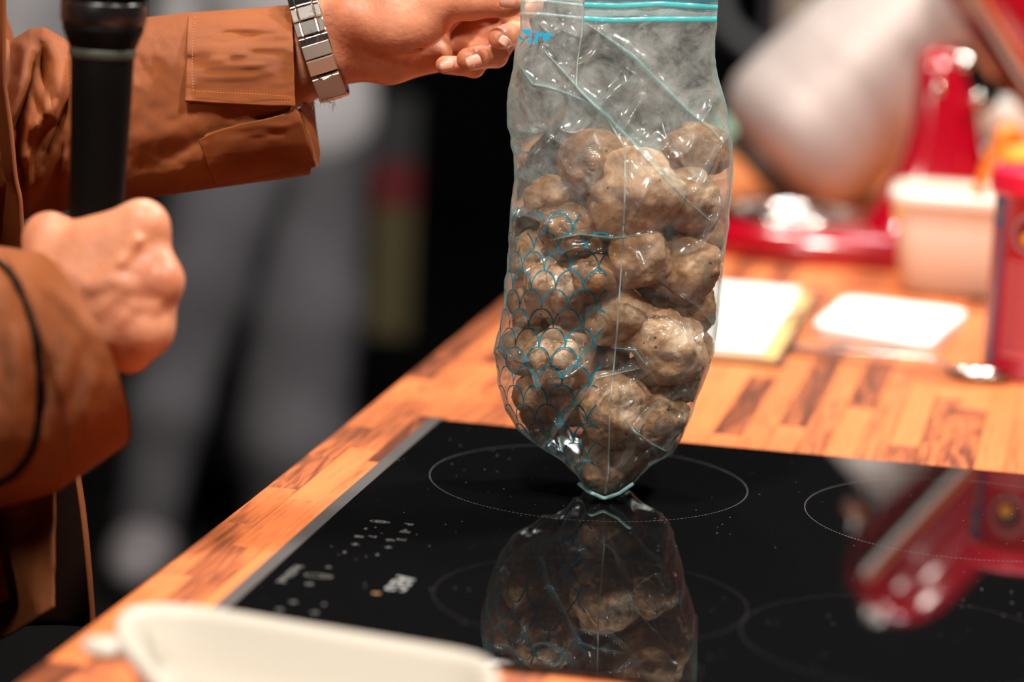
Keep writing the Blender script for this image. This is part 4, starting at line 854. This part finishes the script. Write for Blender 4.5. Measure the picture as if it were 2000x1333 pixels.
# ---- far sleeve (round the arm holding the bag)
AT = [(-260, 20), (-60, 62), (0, 74), (20, 85), (60, 60), (85, 57), (135, 85), (190, 62), (250, 42), (357, 30), (470, 22), (580, 14)]
AB = [(-260, 480), (-60, 452), (0, 442), (30, 428), (130, 407), (240, 390), (430, 362), (580, 336)]
TC0 = 1.975
def arm_depth(px, py, off=0.):
    a, b_ = itp(px, AT), itp(px, AB); c = (a + b_) / 2; h = (b_ - a) / 2; q = np.clip(1 - ((py - c) / h) ** 2, 0, 1); dr_ = .050 + .012 * np.clip((200 - px) / 200, 0, 1)
    return TC0 + .02 * np.clip((200 - px) / 260, 0, 1) - dr_ * np.sqrt(q) - off
SF = [([(72, 58), (100, 80), (112, 120), (108, 165), (92, 215), (60, 265)], .020, 15, 1), ([(135, 80), (125, 130), (118, 190), (102, 225), (88, 205), (78, 170)], .014, 11, 1), ([(30, 72), (52, 100), (48, 150), (28, 205), (4, 262)], .018, 13, 1),
      ([(98, 212), (82, 232), (64, 250), (50, 225)], .013, 9, 1), ([(60, 190), (68, 240), (50, 300), (30, 355)], .014, 12, 1), ([(20, 250), (45, 290), (55, 340), (50, 400)], .012, 11, 1), ([(120, 240), (100, 300), (75, 350), (50, 400)], .014, 14, 1),
      ([(86, 90), (82, 130), (88, 175)], .016, 8, -1), ([(66, 110), (60, 160), (42, 215), (18, 275)], .016, 8, -1), ([(126, 200), (108, 262), (84, 318)], .010, 8, -1), ([(40, 250), (38, 300), (46, 350)], .010, 7, -1), ([(150, 150), (140, 250), (120, 380)], .008, 12, 1),
      ([(250, 270), (320, 262), (370, 245)], .0035, 18, 1), ([(255, 330), (330, 300), (400, 270), (470, 240)], .0035, 14, -1), ([(300, 350), (380, 320), (450, 290)], .003, 14, 1)]
def folds(px, py, lst, mul=1.):
    o = np.zeros(np.shape(px))
    for pl, h, wd, sg in lst:
        d, s = segdist(px, py, pl); o = o + sg * h * mul * np.exp(-(d / wd) ** 2) * np.sin(np.pi * np.clip(s, .04, .96)) ** .5
    return o
nx, na_ = 420, 150
xs = np.linspace(-260, 574, nx); an = np.linspace(0, 2 * math.pi, na_, endpoint=False)
XS, AN = np.meshgrid(xs, an, indexing='ij'); a_, b2_ = itp(XS, AT), itp(XS, AB); c_ = (a_ + b2_) / 2; h_ = (b2_ - a_) / 2
PYs = c_ - h_ * np.cos(AN); fs = np.sin(AN); lowf = np.clip((PYs - 195) / 130, 0, 1) * np.clip((XS - 430) / 144, 0, 1)
PXs = XS + 36 * lowf + 5 * np.cos(AN * 3) * np.clip((XS - 540) / 34, 0, 1)
Ts = TC0 + .02 * np.clip((200 - XS) / 260, 0, 1) - (.050 + .012 * np.clip((200 - XS) / 200, 0, 1)) * fs
dsp = folds(PXs, PYs, SF) + .0022 * fbm(np.stack([PXs / 70., PYs / 45., np.sign(fs)], -1), 3, 41) + .0006 * fbm(np.stack([PXs / 18., PYs / 14., np.sign(fs)], -1), 2, 43)
Ts = Ts - dsp * np.clip(fs, -1, 1)
solid(mk('left_sleeve', W(PXs, PYs, Ts), grid_faces(nx, na_, False, True), jk, cook, label='rust brown sleeve bunched at the elbow'), .0015)
def panel(top, bot, nu, nv, off, name, th=.0030, wr=.0008, edge=0., parent=None, lift=None, m=None):
    tp = resample(top, nu); bt = resample(bot, nu); s = np.linspace(0, 1, nv)[None, :, None]; G = tp[:, None] * (1 - s) + bt[:, None] * s; px, py = G[..., 0], G[..., 1]
    d = arm_depth(px, py, off) - wr * fbm(np.stack([px / 70. + py / 160., py / 24., px * 0 + off * 900], -1), 2, 51)
    if lift is not None: d = d - lift(px, py)
    return solid(mk(name, W(px, py, d), grid_faces(nu, nv), m or jk, cook if parent is None else parent), th, 1)
ctop = [(357, 46), (361, 31), (372, 27), (400, 26), (470, 18), (540, 10), (569, 9)]; cbot = [(358, 150), (359, 185), (362, 197), (420, 200), (480, 202), (540, 206), (577, 208)]
cu_ = panel([(368, 30), (430, 24), (500, 15), (569, 11)], [(360, 196), (420, 200), (500, 204), (577, 208)], 130, 100, .0045, 'left_cuff', wr=.0022, lift=lambda x_, y_: .004 * np.clip((y_ - 165) / 40, 0, 1) ** 2 + .002 * np.exp(-((x_ - 366) / 9) ** 2))
def stitches(pl, n, off, tab=None):
    p = resample(pl, n * 2); out = []
    for k in range(n):
        a, b_ = p[2 * k], p[2 * k] * .35 + p[2 * k + 1] * .65
        out.append(tube([W(*a, arm_depth(a[0], a[1], off)), W(*((a + b_) / 2), arm_depth(a[0], a[1], off + .0004)), W(*b_, arm_depth(b_[0], b_[1], off))], .0003, 5, True))
    mk('stitching', *join(out), stitch, cu_)
stitches([(381, 34), (376, 90), (375, 150), (378, 178)], 26, .0082); stitches([(378, 178), (430, 181), (500, 184), (570, 189)], 34, .0098)
fl2 = panel([(387, 274), (420, 258), (470, 243), (530, 231), (575, 214), (583, 222)], [(420, 359), (440, 357), (480, 350), (530, 343), (575, 336), (616, 326)], 110, 70, .0065, 'left_cuff_flap', wr=.0008, lift=lambda x_, y_: .003 * np.exp(-((x_ - 400) / 12) ** 2) + .006 * np.clip((x_ - 560) / 50, 0, 1))
# inner turned-back layer at the mouth of the sleeve
G = [(580, 214), (608, 196), (612, 240), (620, 300), (617, 326), (600, 262)]
solid(mk('left_cuff_lining', W([g[0] for g in G], [g[1] for g in G], [1.955, 1.99, 1.985, 1.955, 1.945, 1.945]), [(0, 1, 2, 5), (5, 2, 3, 4)], jk, cook, False), .002)
# ---- near sleeve
NST = [(-420, 480, 1010), (-250, 492, 1000), (-100, 486, 985), (-20, 486, 975), (40, 488, 958), (75, 497, 950)]
def near_ring(s, grow=0.):
    """s 0 at the far left .. 1 at the rim"""
    cx = np.interp(s, [0, .5, 1], [-360, -60, 142]); ty = np.interp(s, [0, .35, .7, 1], [505, 492, 486, 500]); by = np.interp(s, [0, .35, .7, 1], [1030, 1000, 955, 868])
    tx = np.interp(s, [0, .5, 1], [-380, -90, 62]); bx = np.interp(s, [0, .5, .8, 1], [-330, 20, 150, 236]); return tx, ty, bx, by
nr_, na2 = 150, 120; sv = np.linspace(0, 1, nr_); an = np.linspace(0, 2 * math.pi, na2, endpoint=False); SV, AN = np.meshgrid(sv, an, indexing='ij')
tx, ty, bx, by = near_ring(SV); ca, sa = np.cos(AN), np.sin(AN)
bul = np.interp(SV, [0, .6, 1], [.0, 40, 58])
PXn = (tx + bx) / 2 - (bx - tx) / 2 * ca + bul * sa * .9; PYn = (ty + by) / 2 - (by - ty) / 2 * ca - bul * sa * .38
NF = [([(150, 640), (120, 720), (100, 800)], .006, 22, 1), ([(190, 700), (170, 780), (160, 850)], .005, 16, 1), ([(90, 560), (150, 610), (190, 680)], .003, 16, 1), ([(20, 620), (40, 720), (30, 840)], .006, 22, 1), ([(120, 680), (95, 760), (70, 840)], .006, 14, -1)]
Tn = 1.722 - .062 * sa - folds(PXn, PYn, NF) * sa - .0016 * fbm(np.stack([PXn / 70., PYn / 60., np.sign(sa)], -1), 3, 61) * sa
# the turned cuff is a step proud of the sleeve behind it
step = np.clip((SV - .735) / .02, 0, 1); Tn = Tn - .0045 * step * sa
solid(mk('right_sleeve', W(PXn, PYn, Tn), grid_faces(nr_, na2, False, True), jk, cook, label='rust brown sleeve with a wide turned back cuff'), .0022)
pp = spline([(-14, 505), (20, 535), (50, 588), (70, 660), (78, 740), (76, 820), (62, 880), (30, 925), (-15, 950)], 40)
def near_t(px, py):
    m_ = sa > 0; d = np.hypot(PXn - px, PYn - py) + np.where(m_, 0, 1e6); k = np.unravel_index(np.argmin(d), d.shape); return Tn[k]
mk('cuff_gap_shade', *tube([W(a, b_, near_t(a, b_) - .0032) for a, b_ in pp], .0022, 8), M['black'], cook, label='thin black line standing in for the shade under the turned back cuff')  # black tube put in for the shadow gap behind the turned cuff
# ---- jacket body, open at the front
nph, nz_ = 110, 120; ph = np.linspace(DG(-22), DG(-22) - 2 * math.pi + DG(30), nph); zz = np.linspace(.845, 1.46, nz_)
PH, ZZ = np.meshgrid(ph, zz, indexing='ij')
fr2 = np.clip((np.abs(PH - ph[0]) < 1.2), 0, 1); sc = np.interp(ZZ, [.845, .95, 1.1, 1.3, 1.40, 1.46], [1.06, 1.0, .97, 1.05, .92, .45])
n3 = fbm(np.stack([PH * 2.2, ZZ * 4, PH * 0], -1), 3, 71) * .012 + np.sin(PH * 9 + ZZ * 5) * .004
RX = (.175 + n3) * sc; RY = (.225 + n3) * sc; XJ = -.478 - np.interp(ZZ, [1.0, 1.087, 1.16, 1.3], [-.004, .002, .020, .034]) + RX * np.cos(PH); YJ = 1.83 + RY * np.sin(PH); ZJ = ZZ + .018 * np.cos(PH) * (ZZ < .9)
solid(mk('jacket_body', np.stack([XJ, YJ, ZJ], -1), grid_faces(nph, nz_), jk, cook), .002)
fp = [(150, 925), (160, 990), (168, 1060), (174, 1130), (179, 1200), (180, 1225)]
g = np.array([[W(x_, y_, 1.90), W(x_ - 60, y_ - 4, 1.93), W(x_ - 200, y_, 1.97)] for x_, y_ in resample([(140, 800)] + fp, 30)]).reshape(-1, 3)
solid(mk('jacket_far_front', g, grid_faces(30, 3), mat('dark jacket lining', (.012, .004, .002), .8, spec=.1), cook, label='dark inside of the open far jacket front'), .0022)
mk('jacket_front_edge', *tube([W(x_ + 1, y_, 1.897) for x_, y_ in resample([(141, 800)] + fp, 30)], .0021, 8), jk, cook)
hem = [(106, 1186), (70, 1208), (0, 1250), (-90, 1290), (-220, 1320)]; topn = [(112, 800), (70, 800), (0, 800), (-90, 800), (-220, 800)]
hp_, tp_ = resample(hem, 40), resample(topn, 40); sg = np.linspace(0, 1, 50)[None, :, None]; G = tp_[:, None] * (1 - sg) + hp_[:, None] * sg; gx, gy = G[..., 0], G[..., 1]
gx = gx - 6 * np.sin(np.clip((gy - 900) / 290, 0, 1) * 3.1) * np.clip((gx - 40) / 60, 0, 1)
gt = 1.80 + .00022 * np.abs(110 - gx) - .006 * np.exp(-((gx - .35 * (gy - 1000) - 10) / 28) ** 2) - .005 * np.exp(-((gx + .5 * (gy - 1000) - 60) / 22) ** 2) - .003 * fbm(np.stack([gx / 60, gy / 60, gx * 0], -1), 2, 81)
solid(mk('jacket_near_front', W(gx, gy, gt), grid_faces(40, 50), jk, cook), .0025)
up = sdf_mesh([('c', SH1 + [0, 0, -.01], W(-150, 230, 2.02), .082, .075, .03), ('c', SH2 + [0, 0, -.01], W(-380, 790, 1.72), .085, .078, .03), ('c', W(-380, 790, 1.72), W(-250, 760, 1.722), .078, .070, .02)], .008)
mk('upper_sleeves', *up, jk, cook)
mk('shirt', *sdf_mesh([('e', e3(-.51, 1.82, 1.20), np.eye(3), (.125, .20, .27), .05), ('e', e3(-.51, 1.82, 1.00), np.eye(3), (.135, .18, .19), .05)], .009), mat('dark brown shirt', (.03, .012, .006), .8, spec=.1), cook)
tro = sdf_mesh([('c', e3(-.50, 1.92, .90), e3(-.48, 1.93, .48), .105, .085, .05), ('c', e3(-.50, 1.72, .90), e3(-.48, 1.71, .48), .105, .085, .05), ('c', e3(-.48, 1.93, .48), e3(-.51, 1.93, .06), .083, .075, .02), ('c', e3(-.48, 1.71, .48), e3(-.51, 1.71, .06), .083, .075, .02), ('e', e3(-.49, 1.82, .90), np.eye(3), (.145, .19, .13), .04)], .009)
mk('trousers', *tro, mat('black cotton', (.006, .005, .005), .9, spec=.1), cook)
for y_ in (1.71, 1.93): mk('shoe', *sdf_mesh([('e', e3(-.46, y_, .045), np.eye(3), (.14, .05, .045), .01)], .008), M['black'], cook)
# ================================================================= WATCH
CW_ = (621, 82); wt_ = thing('wristwatch', 'steel link wristwatch bracelet with folding clasp on the wrist holding the bag', 'watch', W(621, 150, 1.95))
def wpos(a):      # a: 0 top .. pi bottom along the near side
    ca, sa = math.cos(a), math.sin(a)
    return W(CW_[0] - 31 * ca * 1.04 - 7 * sa, CW_[1] - 107 * ca, 1.968 - .0335 * sa)
def link_at(a, da, name, wd, th, parts_w, m=M['chrome'], gap=.9):
    p = wpos(a); tg = wpos(a + .02) - wpos(a - .02); Lk = np.linalg.norm(wpos(a + da / 2) - wpos(a - da / 2)) * gap; tg /= np.linalg.norm(tg)
    wa = RR * .965 + UU * .26; wa = wa - tg * (wa @ tg); wa /= np.linalg.norm(wa); nr = np.cross(wa, tg); cen = W(CW_[0], CW_[1], 1.968)
    if nr @ (p - cen) < 0: nr = -nr
    out = []
    for o_, w_, h_2, s_ in parts_w: out.append(box(p + wa * o_ + nr * s_, (w_, Lk / 2, th * h_2), [wa, tg, nr]))
    o = mk(name, *join(out), m, wt_, False); bev(o, .0005, 2); return o
N = 22
for k in range(N):
    a = 2 * math.pi * k / N - .12
    am_ = a % (2 * math.pi)
    if 1.62 < am_ < 2.95: continue
    link_at(a, 2 * math.pi / N, 'link', .009, .0012, [(0, .0052, 1.15, .0004), (-.0077, .0021, 1, 0), (.0077, .0021, 1, 0)])
mclasp = mat('satin warm steel', (.50, .43, .37), .42, .85)
for a, da, s in ((1.72, .26, .0009), (2.00, .30, .0013), (2.47, .60, .0009), (2.86, .16, .0015)):
    link_at(a, da, 'clasp', .009, .0014, [(0, .0092, 1, s)], mclasp, .97)
lp = [wpos(2.18) + (wpos(2.18) - W(CW_[0], CW_[1], 1.968)) * .09 + (RR * .965 + UU * .26) * q_ for q_ in np.linspace(-.0045, .0045, 9)]
mk('clasp_loop', *tube([p + (FW * -.0012 - UU * .0022) * math.sin(math.pi * k / 8) for k, p in enumerate(lp)], .0007, 8), M['chrome'], wt_)
# ================================================================= MICROPHONE
mic = thing('microphone', 'black handheld microphone gripped in the near fist', 'microphone', W(188, 520, 1.762))
def MP(py):
    c = itp(py, [(-200, 212), (0, 204), (100, 200), (240, 196), (440, 187), (560, 182)]); return W(c, py, itp(py, [(-200, 1.722), (560, 1.765)]))
def micprof(tab, n=44, cap0=True, cap1=True):
    rg = []
    for y_, r_ in tab:
        c = MP(y_); d = MP(y_ - 5) - MP(y_ + 5); fm_ = frame(d); t_ = (c - CAM) @ FW; rg.append([c + (fm_[0] * math.cos(a) + fm_[1] * math.sin(a)) * r_ / F * t_ for a in np.linspace(0, 2 * math.pi, n, endpoint=False)])
    return loft(rg, cap0, cap1)
mk('handle', *micprof([(560, 46), (556, 49), (438, 52), (300, 56), (180, 60), (112, 62), (108, 61)]), M['black'], mic)
mk('switch_ring', *micprof([(112, 63), (108, 65.5), (96, 65.5), (92, 63)]), mat('charcoal rubber ring', (.035, .042, .03), .5), mic)
mk('collar', *micprof([(93, 64), (84, 68), (60, 78), (45, 80)]), M['black'], mic)
mk('head_band', *micprof([(45, 81), (40, 83), (6, 84), (0, 82)]), M['blackgloss'], mic)
mk('windscreen', *micprof([(2, 80), (-20, 88), (-60, 92), (-100, 84), (-130, 64), (-148, 36), (-155, 4)]), mat('black foam', (.005, .005, .005), .95, spec=.05), mic)
# ================================================================= PEOPLE BEHIND
grey = varied(mat('charcoal trousers', (.05, .05, .055), .85, spec=.1), (.055, .052, .058), (.11, .105, .115), 5)
pale = mat('pale grey shirt', (.42, .40, .41), .8, spec=.15)
def bystander(label, fx, fy, leg1, leg2, torso, hem_px, shirt, t):
    p = thing('person', label, 'person', (fx, fy, 0))
    prim_b, prim_t = [], []
    for lg in (leg1, leg2):
        for a, b_ in zip(lg, lg[1:]):
            prim_t.append(cap(a, b_, k=.03)); prim_b.append(('c', W(*a[:3]), W(*b_[:3]), a[3] * .7 / F * a[2], b_[3] * .7 / F * b_[2], .02))
    (tx_, ty_, th_, tt), = [torso]; hip = W(tx_, hem_px - 30, tt); zt = hip[2]
    up_ = lambda dz, dx_=0, dy_=0: np.array([hip[0] + dx_, hip[1] + dy_, zt + dz])
    prim_t.append(('e', up_(-.02), np.eye(3), (th_, .12, .16), .05))
    prim_b += [('e', up_(.1), np.eye(3), (th_ * .8, .09, .3), .03), ('c', up_(.48), up_(.62), .06, .055, .03), ('e', up_(.74), np.eye(3), (.075, .095, .115), .02), ('c', up_(.72, 0, -.09), up_(.70, 0, -.11), .014, .016, .01)]
    prim_s = [('e', up_(.20), np.eye(3), (th_ * 1.04, .14, .30), .05), ('e', up_(.0), np.eye(3), (th_ * 1.02, .135, .14), .05)]
    for s in (-1, 1):
        prim_s.append(('c', up_(.42, s * th_ * .85), up_(.14, s * (th_ * 1.15)), .07, .055, .04)); prim_b.append(('c', up_(.15, s * th_ * 1.0, .05), up_(.02, s * th_ * .4, .19), .035, .028, .02)); prim_b.append(('e', up_(.0, s * th_ * .2, .20), np.eye(3), (.04, .025, .03), .02)); prim_s.append(('c', up_(.14, s * (th_ * 1.1)), up_(.06, s * th_ * .6, .17), .052, .045, .03))
    mk('body', *sdf_mesh(prim_b, .013), skin, p); mk('trousers', *sdf_mesh(prim_t, .013), grey, p); mk('shirt', *sdf_mesh(prim_s, .013), shirt, p)
    mk('hair', *sdf_mesh([('e', up_(.78, 0, .02), np.eye(3), (.082, .098, .10), .02)], .012), mat('dark hair', (.03, .02, .015), .8), p)
    for lg in (leg1, leg2):
        q_ = W(*lg[-1][:3]); mk('shoe', *sdf_mesh([('e', np.array([q_[0], q_[1] - .05, .05]), np.eye(3), (.055, .14, .05), .01), ('c', np.array([q_[0], q_[1], .05]), np.array([q_[0], q_[1], .11]), .04, .04, .02)], .010), mat('grey shoe', (.16, .145, .15), .7), p)
    return p
bystander('bystander in charcoal trousers and pale grey shirt standing beyond the worktop edge', -.45, 5.2, [(455, 300, 5.05, 120), (385, 560, 5.0, 95), (325, 800, 4.98, 75), (285, 1045, 5.0, 58)], [(590, 300, 5.2, 130), (585, 600, 5.2, 120), (570, 850, 5.2, 110), (560, 1010, 5.25, 80)], (555, 250, .155, 5.15), 250, pale, 5.1)
bystander('bystander in a pale grey shirt behind the cook, mostly hidden by the microphone', -.85, 5.7, [(-20, 300, 5.6, 100), (0, 640, 5.6, 90), (10, 1000, 5.65, 60)], [(110, 300, 5.7, 100), (120, 640, 5.7, 90), (130, 980, 5.75, 60)], (50, 250, .145, 5.65), 190, pale, 5.6)
# far things, dim
ds = thing('display_stand', 'narrow display stand with a red panel above a dull yellow one, far behind', 'stand', np.array([*W(765, 500, 6.4)[:2], 0]))
c = W(765, 500, 6.4); c0 = np.array([c[0], c[1], 0])
def pan(nm, y0, y1, m_): 
    z0, z1 = W(765, y1, 6.4)[2], W(765, y0, 6.4)[2]; mk(nm, *box([c[0], c[1], (z0 + z1) / 2], (.045, .02, (z1 - z0) / 2)), m_, ds, False)
pan('grey_panel', 180, 310, mat('grey card', (.045, .045, .045), .8)); pan('red_panel', 312, 400, mat('red card', (.16, .012, .015), .7)); pan('dull_yellow_panel', 402, 660, mat('olive card', (.11, .085, .035), .8))
mk('foot', *box([c[0], c[1], .012], (.12, .12, .012)), M['black'], ds, False); mk('post', *box([c[0], c[1] + .03, .55], (.015, .01, .55)), M['black'], ds, False)
fr_ = thing('bent_tube_frame', 'dark grey bent tube frame beyond the bag, upper right of it', 'frame', np.array([*W(1460, 200, 5.2)[:2], 0]))
mk('tube', *tube(spline([W(1425, -160, 5.2), W(1405, -40, 5.2), W(1412, 35, 5.2), W(1455, 85, 5.2), W(1530, 135, 5.2), W(1640, 210, 5.2)], 40), .016, 12), mat('dark grey paint', (.075, .075, .08), .5), fr_)
z_ = W(1640, 210, 5.2); mk('leg', *tube([z_, [z_[0] + .02, z_[1], .0]], .016, 12), M['black'], fr_); z_ = W(1425, -160, 5.2); mk('leg', *tube([z_, [z_[0] - .05, z_[1] + .3, .0]], .012, 12), M['black'], fr_)
for x_, wd_, m_, lb, ct in ((1556, .024, mat('pale wood', (.42, .32, .24), .6), 'pale wooden post far behind the steel bowl', 'post'), (1512, .010, mat('dark violet paint', (.05, .04, .055), .6), 'thin dark post just left of the pale wooden post', 'post'), (1598, .016, mat('brown violet paint', (.075, .05, .055), .6), 'dark brown post just right of the pale wooden post', 'post')):
    c = W(x_, -25, 5.6); tag(bev(mk('post', *box([c[0], c[1], c[2] / 2], (wd_, .03, c[2] / 2)), m_, smooth=False), .002), lb, ct)
